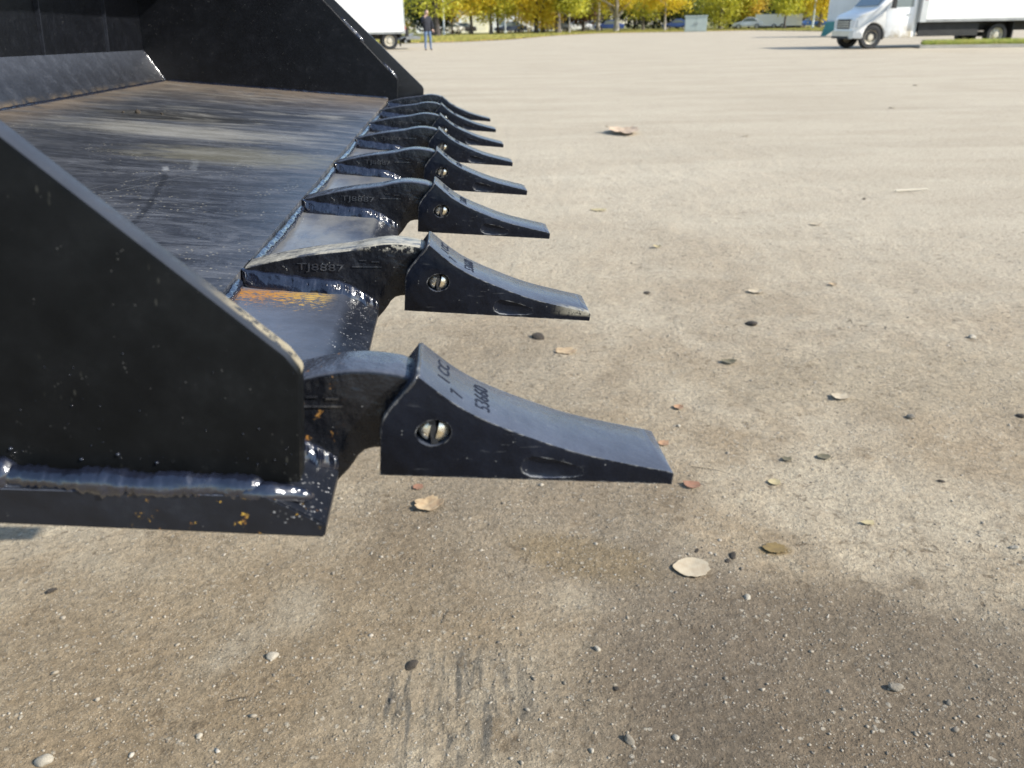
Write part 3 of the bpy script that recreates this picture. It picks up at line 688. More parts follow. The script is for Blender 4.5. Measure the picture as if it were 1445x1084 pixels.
# ---- one adapter
ap = [(-.2735, .0250), (-.2560, .0305), (-.2360, .0360), (-.2175, .0400), (-.1925, .0444), (-.1780, .0485), (-.1660, .0510), (-.1560, .0517), (-.1450, .0510), (-.1360, .0490), (-.1200, .0400), (-.1120, .0300)]
ap = catmull(ap, 3)+[(-.112, .0125), (-.1450, .0100)]+[(-.1520, .0095), (-.1565, .0080), (-.1600, .0045), (-.1618, .0010), (-.1650, -.0040), (-.1690, -.0090), (-.1740, -.0160), (-.1850, -.0195), (-.2300, -.0170), (-.2350, -.0070), (-.2000, .0050), (-.2725, .0120)]
bm = prism(ap, .0095, .0375)
ADAPT = to_mesh(bevel(bm, .0022, 3, 38)); ADAPT.materials.append(P_CAST); ADAPT.shade_smooth(); ADAPT.set_sharp_from_angle(angle=R_(40))
ADAPT_D = ADAPT.copy(); ADAPT_D.materials[0] = P_CAST_D; ADAPT_R = ADAPT.copy(); ADAPT_R.materials[0] = P_CAST_R
def fillet(st, y0, sg, seed, n=9, sub=14):
    """a fused fillet weld: st = (x, height on the casting, height on the plate, leg) along the joint"""
    P = catmull(st, sub); bm = bmesh.new(); rings = []
    for i, (x, wt, wl, lg_) in enumerate(P):
        s_ = i*.0013; ring = []
        rp = .00042*math.sin(s_/.0024*2*math.pi+3*mnoise.noise(Vector((s_*70, seed, 0))))
        e = 1+.22*mnoise.noise(Vector((s_*90, seed*3.3, 1)))
        for q in range(n):
            t = q/(n-1); a = Vector((x, y0, wt+.0010*mnoise.noise(Vector((s_*160, seed, 2))))); b = Vector((x, y0+sg*lg_*e, wl))
            p = a.lerp(b, t); nb = Vector((0, sg*(wt-wl), lg_)).normalized()
            bulge = (math.sin(math.pi*t)**.8*.0016+(.0007 if q in (1, 2) else 0)+rp*math.sin(math.pi*t)+.0008*mnoise.noise(Vector((s_*200, t*3, seed)))*math.sin(math.pi*t))
            ring.append(bm.verts.new(p+nb*bulge+Vector((.0012*math.sin(math.pi*t), 0, 0))))
        ring.append(bm.verts.new((x, y0+sg*lg_*.7, wl-.0025))); ring.append(bm.verts.new((x, y0-sg*.002, wl-.0025))); ring.append(bm.verts.new((x, y0-sg*.002, wt)))
        rings.append(ring)
    k = len(rings[0])
    for A, Bq in zip(rings, rings[1:]):
        for q in range(k): j = (q+1) % k; bm.faces.new((A[q], A[j], Bq[j], Bq[q]))
    bm.faces.new(rings[0][::-1]); bm.faces.new(rings[-1]); bmesh.ops.recalc_face_normals(bm, faces=bm.faces)
    return bm
def adapter_welds(parent):
    for y, s in ((.0100, -1), (.0370, 1)):
        st = [(-.2745, .0245, .0180, .0015), (-.2680, .0240, .0112, .0060), (-.2450, .0225, .0108, .0085), (-.2250, .0208, .0108, .0095), (-.2050, .0200, .0106, .0100), (-.1920, .0165, .0080, .0090), (-.1820, .0115, .0025, .0075), (-.1745, .0070, -.0015, .0050), (-.1705, .0040, -.0035, .0012)]
        mesh_obj('weld_bead', fillet(st, y, s, 3 if s < 0 else 8), P_WELD, parent, 60)
adapter = bpy.data.objects.new('tooth_adapter', ADAPT); COL.objects.link(adapter); adapter.parent = bucket
adapter_welds(adapter)
me = text_mesh('TJ8887', .0098, .0006)
me.transform(Matrix.Translation((-.2145, .0093, .0290)) @ Matrix.Rotation(R_(-1), 4, 'Y') @ Matrix.Rotation(R_(90), 4, 'X') @ Matrix.Diagonal((1.3, .80, 1, 1))); link('cast_lettering', me, P_MARK, adapter)
for (x0, x1, z0) in ((-.1850, -.1795, .0360), (-.1755, -.1695, .0355), (-.1905, -.1675, .0307)):
    bm = B(x0, x1, .0088, .0096, z0, z0+.0010)
    for v in bm.verts: v.co.z += (v.co.x-x0)*.05
    mesh_obj('cast_bar_mark', bevel(bm, .0003, 1), P_MARK, adapter)
# rust scab on the top near edge of the first one is in the material
for i in range(8):
    if i == 0: t, a = tooth, adapter
    else: t = copy_tree(tooth, bucket); a = copy_tree(adapter, bucket)
    rv = random.Random(i)
    t.location = (rv.uniform(-.0006, .0006) if i else 0, TV[i], 0); a.location = (0, TV[i], 0)
    if i: t.rotation_euler = (rv.uniform(-.01, .01), rv.uniform(-.008, .008), rv.uniform(-.008, .008))
    if i > 2: a.location.z = .0055*(i-2)/6
    t['label'] = ['black pointed tooth nearest the camera', 'second tooth from the camera with a scraped pale tip corner', 'third tooth from the camera', 'fourth tooth from the camera', 'fifth tooth from the camera', 'sixth tooth from the camera', 'seventh tooth from the camera', 'farthest tooth beside the far side plate'][i]
adapter.data = ADAPT_R; tooth.data = TOOTH
bucket.children[-1]
def scraped(m, base, rgh):
    x, y, z = m.xyz()
    k = m.math('MULTIPLY', m.rng(x, -.034, -.010), m.rng(y, .010, .003)); k = m.math('MULTIPLY', m.math('MULTIPLY', k, m.rng(z, .003, .006)), m.rng(m.noise(260, 5, .7), .38, .5))
    return m.mix(k, base, (.24, .225, .18)), rgh
T2 = TOOTH.copy(); T2.materials[0] = paint('scraped_tooth_paint', .26, (.0042, .0055, .0095), .06, (.04, .04, .045), .35, 700, spec=.14, coat=.07, top=.62, wear_glint=.9, mask=scraped)
for o_ in bucket.children:
    if o_.name.startswith('bucket_tooth') and abs(o_.location.y-TV[1]) < .01: o_.data = T2
    if o_.name.startswith('tooth_adapter') and abs(o_.location.y-TV[1]) < .01: o_.data = ADAPT_D; o_['label'] = 'adapter with pale dried dust along its top'
adapter['label'] = 'adapter half hidden by the near side plate, orange rust on its edge'

# ================================================================== BACKGROUND
WHITE = simple('white_vehicle_paint', (.82, .80, .75), .35, 0, .02, 1.2); WHITE_D = N('dusty_white_door')
n_ = WHITE_D.noise(2.5, 5); z_ = WHITE_D.xyz()[2]
WHITE_D.set(Base_Color=WHITE_D.mix(WHITE_D.math('MULTIPLY', WHITE_D.rng(z_, .95, .4), WHITE_D.rng(n_, .3, .6)), (.78, .78, .76), (.42, .36, .26)), Roughness=.45); WHITE_D = WHITE_D.m
GREYW = simple('grey_white_panel', (.50, .51, .49), .6, 0, .08, 1.5); GLASS = simple('window_glass', (.16, .20, .21), .08, 0, 0, 1, 0); STEEL = simple('dull_steel', (.30, .30, .29), .45, .6, .2, 3)
DARK = simple('dark_underbody', (.02, .019, .018), .7, 0, .3, 3); CHROME = simple('grey_bumper_metal', (.42, .43, .44), .3, .7, .1, 3); RIM = simple('cream_steel_rim', (.55, .50, .40), .45, .2, .1, 4)
TEAL = simple('teal_painted_steel', (.05, .22, .21), .5, 0, .15, 4); REDL = simple('red_marker_lens', (.55, .04, .03), .3)
LAMPG = simple('clear_lamp_lens', (.55, .57, .58), .12, 0, .05, 4); CREAMW = simple('cream_wall', (.74, .70, .52), .8, 0, .05, 1)

def wheel_parts(root, x, y, r, width, side, name='wheel'):
    """side -1: outer face towards -y"""
    bm = bmesh.new(); n = 28; prof = [(.62, .0), (.66, .5), (.72, .9), (.93, 1.), (1., .82), (1., .18), (.93, 0), (.72, .0)]
    prof = [(.60, .12), (.66, .02), (.92, 0), (1., .14), (1., .86), (.92, 1), (.60, 1)]
    rg = [[bm.verts.new((r*a*math.cos(t), -side*width*(b-.0)*1.0, r*a*math.sin(t))) for t in [2*math.pi*i/n for i in range(n)]] for a, b in prof]
    for A, Bq in zip(rg, rg[1:]):
        for i in range(n): j = (i+1) % n; bm.faces.new((A[i], A[j], Bq[j], Bq[i]))
    bmesh.ops.recalc_face_normals(bm, faces=bm.faces)
    t = mesh_obj(name, bm, RUBBER, root, 40, (x, y, r))
    bm = bmesh.new(); prof = [(.60, .12), (.55, .20), (.50, .34), (.30, .30), (.24, .12), (.0001, .10)]
    rg = [[bm.verts.new((r*a*math.cos(tt), -side*width*b, r*a*math.sin(tt))) for tt in [2*math.pi*i/n for i in range(n)]] for a, b in prof]
    for A, Bq in zip(rg, rg[1:]):
        for i in range(n): j = (i+1) % n; bm.faces.new((A[i], A[j], Bq[j], Bq[i]))
    mesh_obj('rim', bm, RIM, t, 40)
    bm = bmesh.new()
    for q in range(8):
        a = q*math.pi/4; cyl(bm, (r*.42*math.cos(a), -side*width*.30, r*.42*math.sin(a)), (r*.42*math.cos(a), -side*width*.335, r*.42*math.sin(a)), r*.055, n=8)
    h_ = mesh_obj('rim_hole', bm, DARK, t); h_['kind'] = 'stuff'
    return t

# ---- white cutaway van with cargo box, at right. local: +x rearwards, near side at y = 0, far side +y
FW = Vector((13.6, 32.2, 0)); RW = Vector((18.45, 32.55, 0)); ang = math.atan2(RW.y-FW.y, RW.x-FW.x)
van = empty('box_van', FW, ang, 'white cab van with long white cargo box parked side on behind a grass strip', 'van')
WB = (RW-FW).length/1.05; van.scale = (1.05, 1.05, 1.05)
side = [(-.88, .36), (-.90, .55), (-.86, .78), (-.80, 1.02), (-.62, 1.12), (.02, 1.28), (.12, 1.36), (.62, 1.92), (.80, 2.04), (1.50, 2.08), (1.52, .36), (.48, .34)]
arch = [(.48*math.cos(a), .38+.48*math.sin(a)) for a in [math.pi*k/10 for k in range(0, 11)]]
side = side[:-1]+[(.50, .34)]+arch+[(-.52, .34)]
body = prism(side, .04, 2.0); bevel(body, .035, 2, 25); mesh_obj('cab_body', body, WHITE, van, 35)
# wheel arch liner
bm = prism([(.455*math.cos(a), .38+.455*math.sin(a)) for a in [math.pi*k/12 for k in range(13)]]+[(-.455, .3), (.455, .3)], .10, .5); mesh_obj('arch_liner', bm, DARK, van)
wheel_parts(van, 0, .06, .385, .24, -1); wheel_parts(van, 0, 1.98, .385, .24, 1)
wheel_parts(van, WB, .03, .385, .30, -1); wheel_parts(van, WB, 2.05, .385, .30, 1)
bm = prism([(.46, .37), (.46, .8), (.40, 1.30), (.98, 1.97), (1.42, 1.99), (1.42, .37)], .032, .052); bevel(bm, .01, 2); d = mesh_obj('door', bm, WHITE_D, van, 35)
mesh_obj('side_window', prism([(.60, 1.34), (1.00, 1.90), (1.36, 1.92), (1.36, 1.34)], .024, .040), GLASS, d)
bm = B(1.18, 1.32, .012, .035, 1.08, 1.12); mesh_obj('handle', bm, CHROME, d)
bm = prism([(.125, 1.385), (.605, 1.915), (.595, 1.925), (.11, 1.395)], .18, 1.86); bm.normal_update()
for v in bm.verts: v.co.x -= .012; v.co.z += .012
mesh_obj('windscreen', bm, GLASS, van)
bm = B(-1.0, -.86, .02, 2.02, .34, .60); bevel(bm, .03, 2); mesh_obj('front_bumper', bm, CHROME, van, 40)
mesh_obj('bumper_step', B(-1.02, -.95, .06, 1.98, .34, .42), DARK, van)
bm = B(-.90, -.83, .38, 1.66, .66, .98); mesh_obj('grille', bm, DARK, van)
for z in (.72, .80, .88): mesh_obj('grille_bar', B(-.915, -.902, .40, 1.64, z, z+.03), CHROME, van)
for y0 in (.05, 1.70):
    bm = B(-.905, -.70, y0, y0+.28, .70, .95); bevel(bm, .03, 2); mesh_obj('headlight', bm, LAMPG, van, 40)
bm = B(.50, .62, -.20, -.08, 1.30, 1.62); bevel(bm, .02, 2); mi = mesh_obj('side_mirror', bm, DARK, van, 40); mesh_obj('mirror_arm', B(.56, .60, -.09, .04, 1.36, 1.40), DARK, mi)
bm = B(1.64, 8.2, -.10, 2.26, .86, 3.25); bevel(bm, .03, 2); cb = mesh_obj('cargo_box', bm, WHITE, van, 35)
mesh_obj('corner_trim', B(1.60, 1.82, -.115, -.101, .84, 3.25), GREYW, cb); mesh_obj('bottom_rail', B(1.83, 8.22, -.118, -.101, .84, .93), STEEL, cb)
mesh_obj('marker_light', B(1.68, 1.76, -.13, -.116, 1.55, 1.62), REDL, cb)
bm = B(1.53, 1.62, .10, 2.0, .40, 2.30); mesh_obj('bulkhead', bm, GREYW, van)
bm = bmesh.new(); box(bm, 1.5, 8.0, .45, .60, .52, .84); box(bm, 1.5, 8.0, 1.55, 1.70, .52, .84)
for x in (2.2, 3.2, 4.4, 6.6): box(bm, x, x+.12, .60, 1.55, .60, .80)
mesh_obj('chassis_frame', bm, DARK, van)
mesh_obj('fuel_tank', bevel(B(2.3, 3.8, .16, .44, .42, .80), .04, 2), DARK, van, 40)
mesh_obj('skirt_panel', B(1.66, WB-.75, .02, .06, .38, .855), DARK, van)
mesh_obj('mud_flap', B(WB+.55, WB+.60, .05, .7, .22, .80), DARK, van)
mesh_obj('rear_axle', cyl(bmesh.new(), (WB, .2, .40), (WB, 1.9, .40), .09, n=12), DARK, van)
mesh_obj('front_axle', cyl(bmesh.new(), (0, .2, .36), (0, 1.9, .36), .06, n=12), DARK, van)
for o_ in van.children:         # pull in the rounded nose
    if o_.type == 'MESH' and o_.name.split('.')[0] in ('cab_body', 'front_bumper', 'bumper_step', 'grille', 'grille_bar', 'headlight', 'arch_liner'):
        for v_ in o_.data.vertices:
            if v_.co.x < 0:
                t_ = -v_.co.x; v_.co.x *= .70
                if t_ > .5: v_.co.y = 1.02+(v_.co.y-1.02)*(1-(t_-.5)*.62)
# ---- kerbed grass island in front of the van's rear
def grass_mat(name, a, b, c):
    m = N(name); p = m.n('ShaderNodeNewGeometry').outputs['Position']; n = m.noise(.6, 5, .6, p); n2 = m.noise(9, 4, .6, p)
    m.set(Base_Color=m.mix(m.rng(n2, .45, .7, 0, .6), m.mix(m.rng(n, .35, .65), a, b), c), Roughness=.9); return m.m
G_LAWN = grass_mat('lawn_soil', (.15, .16, .04), (.22, .20, .06), (.34, .26, .09)); G_BLADE = grass_mat('grass_blades', (.22, .235, .05), (.33, .30, .075), (.48, .36, .11)); G_BRIGHT = grass_mat('bright_grass', (.36, .42, .09), (.46, .46, .12), (.55, .46, .18))
CONC = simple('kerb_concrete', (.50, .46, .38), .9, 0, .1, 3, .2)
def sheet(name, pts, z, th, mat, kind='structure'):
    bm = bmesh.new(); a = [bm.verts.new((p[0], p[1], z)) for p in pts]; b = [bm.verts.new((p[0], p[1], z-th)) for p in pts]; n = len(pts)
    bm.faces.new(a); bm.faces.new(b[::-1])
    for i in range(n): j = (i+1) % n; bm.faces.new((a[i], b[i], b[j], a[j]))
    bmesh.ops.recalc_face_normals(bm, faces=bm.faces); bmesh.ops.triangulate(bm, faces=[f for f in bm.faces if len(f.verts) > 4])
    return tag(mesh_obj(name, bm, mat), kind=kind)
k0, k1 = gp(1298, 68.6), gp(1470, 66.6); kd = (k1-k0).normalized(); kn = Vector((-kd.y, kd.x, 0)); kL = (k1-k0).length+14
def isl(s, t): p = k0+kd*s+kn*t; return (p.x, p.y)
ang2 = kd
sheet('kerb', [isl(0, 0), isl(kL, 0), isl(kL, .18), isl(0, .18)], .11, .2, CONC)
sheet('grass_island_ground', [isl(0.1, .18), isl(kL, .18), isl(kL, 2.3), isl(.9, .9)], .13, .2, G_LAWN)
def blades(name, pts_fn, n, h, wd, mat, seed):
    r = random.Random(seed); vs = []; fs = []
    for i in range(n):
        x, y, z = pts_fn(r); a = r.uniform(0, 6.3); hh = h*r.uniform(.5, 1.3); lx, ly = r.uniform(-.5, .5)*hh, r.uniform(-.5, .5)*hh
        k = len(vs); vs += [(x-wd*math.cos(a), y-wd*math.sin(a), z), (x+wd*math.cos(a), y+wd*math.sin(a), z), (x+lx, y+ly, z+hh)]; fs.append((k, k+1, k+2))
    me = bpy.data.meshes.new(name); me.from_pydata(vs, [], fs); return tag(link(name, me, mat), kind='stuff')
def f_isl(r):
    s = r.uniform(.2, kL); t = r.uniform(.19, min(2.2, .9+s*.2)); x, y = isl(s, t); return x, y, .125
blades('grass', f_isl, 50000, .15, .007, G_BRIGHT, 1)

# ---- lawn belt under the trees
edge = [gp(480, 63), gp(560, 62), gp(600, 60.5), gp(650, 59.3), gp(720, 56), gp(790, 50), gp(850, 47), gp(960, 45), gp(1060, 43), gp(1165, 44.5), gp(1240, 43), gp(1500, 40)]
edge = [Vector((e.x, min(e.y, 150), 0)) for e in edge]
edge = [Vector((-60, 62, 0))]+edge
edge += [Vector((200, 110, 0))]
bm = bmesh.new(); pv = None
for e in edge:
    row = [bm.verts.new((e.x, e.y, .05)), bm.verts.new((e.x, e.y+20, .05)), bm.verts.new((e.x*1.2, 500, .05))]
    if pv:
        for q in range(2): bm.faces.new((pv[q], row[q], row[q+1], pv[q+1]))
    pv = row
tag(mesh_obj('lawn', bm, G_LAWN), kind='structure')
EX = [e.x for e in edge]; EY = [e.y for e in edge]
def f_lawn(r):
    x = r.uniform(-16, 46); y0 = float(np.interp(x, EX, EY)); return x, y0-.4+r.random()**1.6*45, .03
blades('grass', f_lawn, 70000, .13, .03, G_BLADE, 2)
LEAFY = grass_mat('leaf_litter', (.55, .40, .08), (.42, .26, .06), (.60, .45, .2))
def f_lit(r):
    x = r.uniform(-14, 40); y0 = float(np.interp(x, EX, EY)); return x, y0-1.5+r.random()**1.3*40, .05
def litter(r): return f_lit(r)
blades('fallen_leaves', litter, 16000, .05, .05, LEAFY, 3)

# ---- trees
def foliage(name, cols, shade=.5):
    m = N(name); g_ = m.n('ShaderNodeNewGeometry'); r = g_.outputs['Random Per Island']
    st = [(i/(len(cols)-1), c) for i, c in enumerate(cols)]
    base = m.ramp(r, st); n = m.noise(.7, 3, .6, g_.outputs['Position'])
    base = m.mix(m.rng(n, .35, .65, 0, .55), base, cols[0])
    m.set(Base_Color=base, Roughness=.6)
    tr = m.n('ShaderNodeBsdfTranslucent'); m.L(base, tr.inputs[0]); mx = m.n('ShaderNodeMixShader'); mx.inputs[0].default_value = .45
    m.L(m.b.outputs[0], mx.inputs[1]); m.L(tr.outputs[0], mx.inputs[2]); m.L(mx.outputs[0], m.t.nodes['Material Output'].inputs[0]); return m.m
F_GOLD = foliage('golden_foliage', [(.58, .42, .03), (.76, .56, .04), (.84, .68, .06), (.62, .54, .05)])
F_YG = foliage('yellow_green_foliage', [(.36, .36, .04), (.55, .52, .05), (.68, .60, .06), (.40, .42, .06)])
F_OR = foliage('orange_foliage', [(.58, .36, .05), (.72, .48, .06), (.78, .60, .08), (.50, .40, .07)])
F_GR = foliage('green_foliage', [(.07, .10, .02), (.12, .16, .03), (.22, .24, .05), (.32, .32, .06)])
F_DK = foliage('evergreen_foliage', [(.018, .032, .014), (.03, .05, .02), (.05, .075, .03)])
BARK = simple('grey_bark', (.14, .12, .10), .9, 0, .3, 8, .6); BARK_D = simple('dark_bark', (.055, .045, .04), .9, 0, .3, 8, .6); BARK_L = simple('pale_bark', (.34, .31, .27), .9, 0, .2, 8, .5)
def trunk_bm(r0, h, seed, fork=False, lean=.05, limbs=7, crown_r=3):
    rnd = random.Random(seed); bm = bmesh.new()
    def tube(pts, rads, n=9):
        rings = []
        for i, (p, r) in enumerate(zip(pts, rads)):
            d = (pts[min(i+1, len(pts)-1)]-pts[max(i-1, 0)]).normalized(); a = d.orthogonal().normalized(); b = d.cross(a)
            rings.append([bm.verts.new(p+(a*math.cos(t)+b*math.sin(t))*r*(1+.1*mnoise.noise(Vector((t, p.z, seed))))) for t in [2*math.pi*k/n for k in range(n)]])
        for A, Bq in zip(rings, rings[1:]):
            for k in range(n): j = (k+1) % n; bm.faces.new((A[k], A[j], Bq[j], Bq[k]))
    main = []
    for i in range(9):
        z = h*.8*i/8; main.append(Vector((lean*z+.12*mnoise.noise(Vector((z*.6, seed, 0)))*min(1, z), .10*mnoise.noise(Vector((z*.6, seed, 9)))*min(1, z), z-.05)))
    tube(main, [r0*(1.35 if i == 0 else 1.05-.10*i) for i in range(9)])
    forks = 3 if fork else 0
    for k in range(limbs+forks):
        z0 = rnd.uniform(.22, .6)*h if k >= forks else rnd.uniform(.10, .16)*h
        i = min(7, int(z0/(h*.8)*8)); p0 = main[i].lerp(main[i+1], .5); a = rnd.uniform(0, 6.3) if k >= forks else k*2.1+.2
        L_ = rnd.uniform(.5, .85)*crown_r*(1.5 if k < forks else 1); pts = [p0]
        for q in range(1, 5): pts.append(p0+Vector((math.cos(a)*L_*q/4, math.sin(a)*L_*q/4, L_*(.25 if k >= forks else .6)*q/2.2+rnd.uniform(-.08, .08))))
        rb = r0*(.42 if k >= forks else .62); tube(pts, [rb, rb*.8, rb*.6, rb*.4, rb*.15], 6)
    return bm
def crown_mesh(cr, cz0, cz1, n_cl, n_lf, lf, seed, droop=.0):
    r = np.random.RandomState(seed); V_ = []; k = 0
    H2 = (cz1-cz0)/2; zc = (cz1+cz0)/2; out = []
    for c in range(n_cl):
        while True:
            p = r.rand(3)*2-1
            if .25 < np.linalg.norm(p) < 1: break
        if r.rand() < .45: p[2] = -abs(p[2])
        ctr = np.array([p[0]*cr, p[1]*cr, zc+p[2]*H2]); s = r.uniform(.35, .75)*cr*.38
        m = int(n_lf*r.uniform(.6, 1.3)); q = ctr+r.randn(m, 3)*np.array([s, s, s*.7])
        out.append(q)
    q = np.concatenate(out); q = q[q[:, 2] > cz0*.72]; m = len(q)
    a = r.randn(m, 3); a /= np.linalg.norm(a, axis=1)[:, None]; b = np.cross(a, r.randn(m, 3)); b /= np.linalg.norm(b, axis=1)[:, None]
    L_ = lf*r.uniform(.6, 1.3, (m, 1)); v = np.stack([q-a*L_, q-b*L_*.55, q+a*L_, q+b*L_*.55], 1).reshape(-1, 3)
    me = bpy.data.meshes.new('crown'); me.from_pydata(v.tolist(), [], (np.arange(m)[:, None]*4+np.arange(4)).tolist()); return me
CR_M = {}
def crown_var(key, *a):
    if key not in CR_M: CR_M[key] = crown_mesh(*a)
    return CR_M[key].copy()
def tree(name, p, r0, h, cr, z0, fol, bark, label, seed, fork=False, dens=(70, 60), lf=.16, group=None, cat='tree', lean=.0):
    t = empty(name, p, seed*1.3 % 6.28, label, cat, group)
    mesh_obj('trunk', trunk_bm(r0, h, seed, fork, lean, crown_r=cr), bark, t, 60)
    me = crown_mesh(cr, max(.3, z0-.45), h, dens[0], dens[1], lf, seed); link('crown', me, fol, t)
    return t
TR = [  # px, base y or distance, r0, h, crown r, crown base, foliage, bark, label
 (618, 100, .38, 11, 4.0, 2.4, F_YG, BARK_D, 'thick dark trunked yellow green tree standing behind the walking person', False),
 (667, 105, .19, 9, 3.4, 2.3, F_GOLD, BARK_D, 'slim dark trunked golden tree in front of the cream building', False),
 (640, 118, .13, 8, 3.2, 2.2, F_OR, BARK, 'orange golden tree left of the cream building', False),
 (694, 106, .22, 9, 3.4, 2.0, F_YG, BARK, 'olive yellow tree at the right edge of the cream building', False),
 (703, 114, .15, 9, 3.2, 2.0, F_GOLD, BARK_D, 'thin golden tree left of the dark parked car', False),
 (728, 122, .16, 10, 3.6, 2.4, F_GOLD, BARK, 'golden tree rising over the dark parked car', False),
 (757, 106, .26, 9, 3.3, 1.1, F_GOLD, BARK_D, 'golden tree with foliage hanging almost to the grass', True),
 (766, 112, .22, 9, 3.0, 1.0, F_OR, BARK_D, 'orange tree crowded against the low hanging golden one', False),
 (787, 108, .34, 11, 3.5, 2.5, F_YG, BARK, 'thick grey trunk with yellow green crown in the middle of the row', False),
 (803, 104, .10, 7, 2.4, 2.4, F_YG, BARK_L, 'young thin pale trunked tree beside the thick grey trunk', False),
 (822, 122, .22, 7, 2.5, 1.4, foliage('maroon_foliage', [(.10, .05, .03), (.16, .08, .05), (.24, .13, .07)]), BARK_D, 'dark reddish leaved small tree near the middle of the row', False),
 (843, 118, .26, 10, 3.2, 2.2, F_YG, BARK_L, 'pale trunked tree with thin yellow green crown', False),
 (868, 112, .33, 11, 3.8, 2.9, F_GOLD, BARK_L, 'pale forked trunk tree with yellow crown', True),
 (905, 128, .2, 9, 3.4, 2.0, F_YG, BARK, 'yellow green tree right of the pale forked tree', False),
 (935, 114, .16, 9, 3.4, 2.7, F_GOLD, BARK_L, 'golden tree with thin pale trunk left of the utility cabinet', False),
 (1012, 118, .2, 8, 3.0, .5, F_YG, BARK, 'bushy yellow green tree reaching the ground right of the utility cabinet', False),
 (1032, 122, .2, 8, 2.6, .6, F_YG, BARK, 'second bushy tree right of the utility cabinet, before the white trailer', False),
 (1052, 122, .15, 8, 2.6, 2.0, F_OR, BARK, 'orange brown tree left of the low white trailer', False),
 (1101, 110, .13, 8, 2.8, 2.4, F_YG, BARK_D, 'slim trunked tree standing in front of the low white trailer', False),
 (1128, 124, .2, 9, 3.0, 1.6, F_YG, BARK, 'yellow green tree right of the low white trailer', False),
 (1150, 116, .2, 9, 2.9, 1.4, F_GOLD, BARK, 'golden tree left of the grey trailer', False),
]
for i, (px, D, r0, h, cr, z0, fo, ba, lab, fk) in enumerate(TR):
    tree('autumn_tree', at_dist(px, D), r0, h, cr, z0, fo, ba, lab, i+1, fk, (64, 70), .17, 'row of autumn trees beyond the yard')
# dark evergreens and dense greenery behind
for i, (px, D, h, cr, z0, fo, lab) in enumerate((
    (612, 118, 7, 3.0, .6, F_DK, 'dark shrub mass behind the thick dark trunk at left'),
    (800, 145, 8, 4.0, .5, F_DK, 'dark evergreen behind the thick grey trunk'),
    (828, 138, 7, 3.4, .4, F_DK, 'dark evergreen behind the reddish leaved tree'),
    (893, 140, 9, 4.2, .3, F_DK, 'dark evergreen right of the pale forked tree'),
    (920, 138, 9, 4.2, .3, F_DK, 'dark evergreen behind the thin pale trunk'),
    (952, 140, 9, 4.2, .3, F_GR, 'dark green tree behind the left side of the utility cabinet'),
    (985, 138, 9, 4.2, .3, F_GR, 'green tree rising behind the utility cabinet'),
    (1024, 146, 9, 4.2, .3, F_DK, 'dark evergreen behind the two bushy yellow green trees'),
    (1090, 134, 8, 3.6, .9, F_DK, 'dark conifer rising behind the low white trailer'),
    (1112, 142, 9, 3.8, .6, F_GR, 'green tree behind the right end of the low white trailer'),
    (1146, 140, 9, 3.6, .4, F_DK, 'dark evergreen close to the grey trailer'))):
    tree('evergreen_tree', at_dist(px, D), .2, h, cr, z0, fo, BARK_D, lab, 40+i, False, (60, 75), .2)
for i in range(26):
    px = 560+i*36+random.uniform(-8, 8); fo = (F_GOLD, F_GR, F_YG, F_GR, F_DK)[i % 5]
    tree('background_tree', at_dist(px, random.uniform(175, 200)), .25, 12, 5.0, .8, fo, BARK_D, ('tall golden', 'tall green', 'tall yellow green', 'tall green', 'tall dark evergreen')[i % 5]+' tree in the wood line far behind the parked vehicles', 70+i, False, (46, 60), .3, 'wood line far behind the yard')

# ---- buildings and far vehicles
def face_cam(p): return math.atan2(p.y, p.x)-math.pi/2
p = at_dist(674, 136); b = empty('cream_building', p, face_cam(p), 'pale cream gabled outbuilding showing between the golden trees', 'building')
mesh_obj('wall', prism([(-2.3, 0), (2.3, 0), (2.3, 2.7), (0, 3.9), (-2.3, 2.7)], 0, 9), CREAMW, b)
mesh_obj('roof', prism([(-2.6, 2.62), (0, 3.98), (2.6, 2.62), (2.6, 2.74), (0, 4.12), (-2.6, 2.74)], -.3, 9.3), GREYW, b)
dr = mesh_obj('garage_door', B(-1.5, 1.5, -.06, -.003, .02, 2.2), CREAMW, b)
for z in (.55, 1.1, 1.65): mesh_obj('panel_line', B(-1.48, 1.48, -.075, -.062, z, z+.04), GREYW, dr)
p = at_dist(728, 150); b = empty('long_white_building', p, face_cam(p), 'long low white building half hidden behind the row of trees', 'building')
mesh_obj('wall', B(-17, 15, 0, 8, 0, 3.3), simple('white_wall', (.78, .78, .74), .8), b); mesh_obj('roof', prism([(-17.4, 3.3), (15.4, 3.3), (15.4, 3.5), (-17.4, 3.5)], -.4, 8.4), GREYW, b)
for x in (-14, -11, -7, -3, 1, 5, 9, 12.5):
    wdw = mesh_obj('window', B(x, x+1.2, -.04, -.003, 1.0, 2.2), GREYW, b); mesh_obj('pane', B(x+.08, x+1.12, -.06, -.043, 1.08, 2.12), GLASS, wdw)
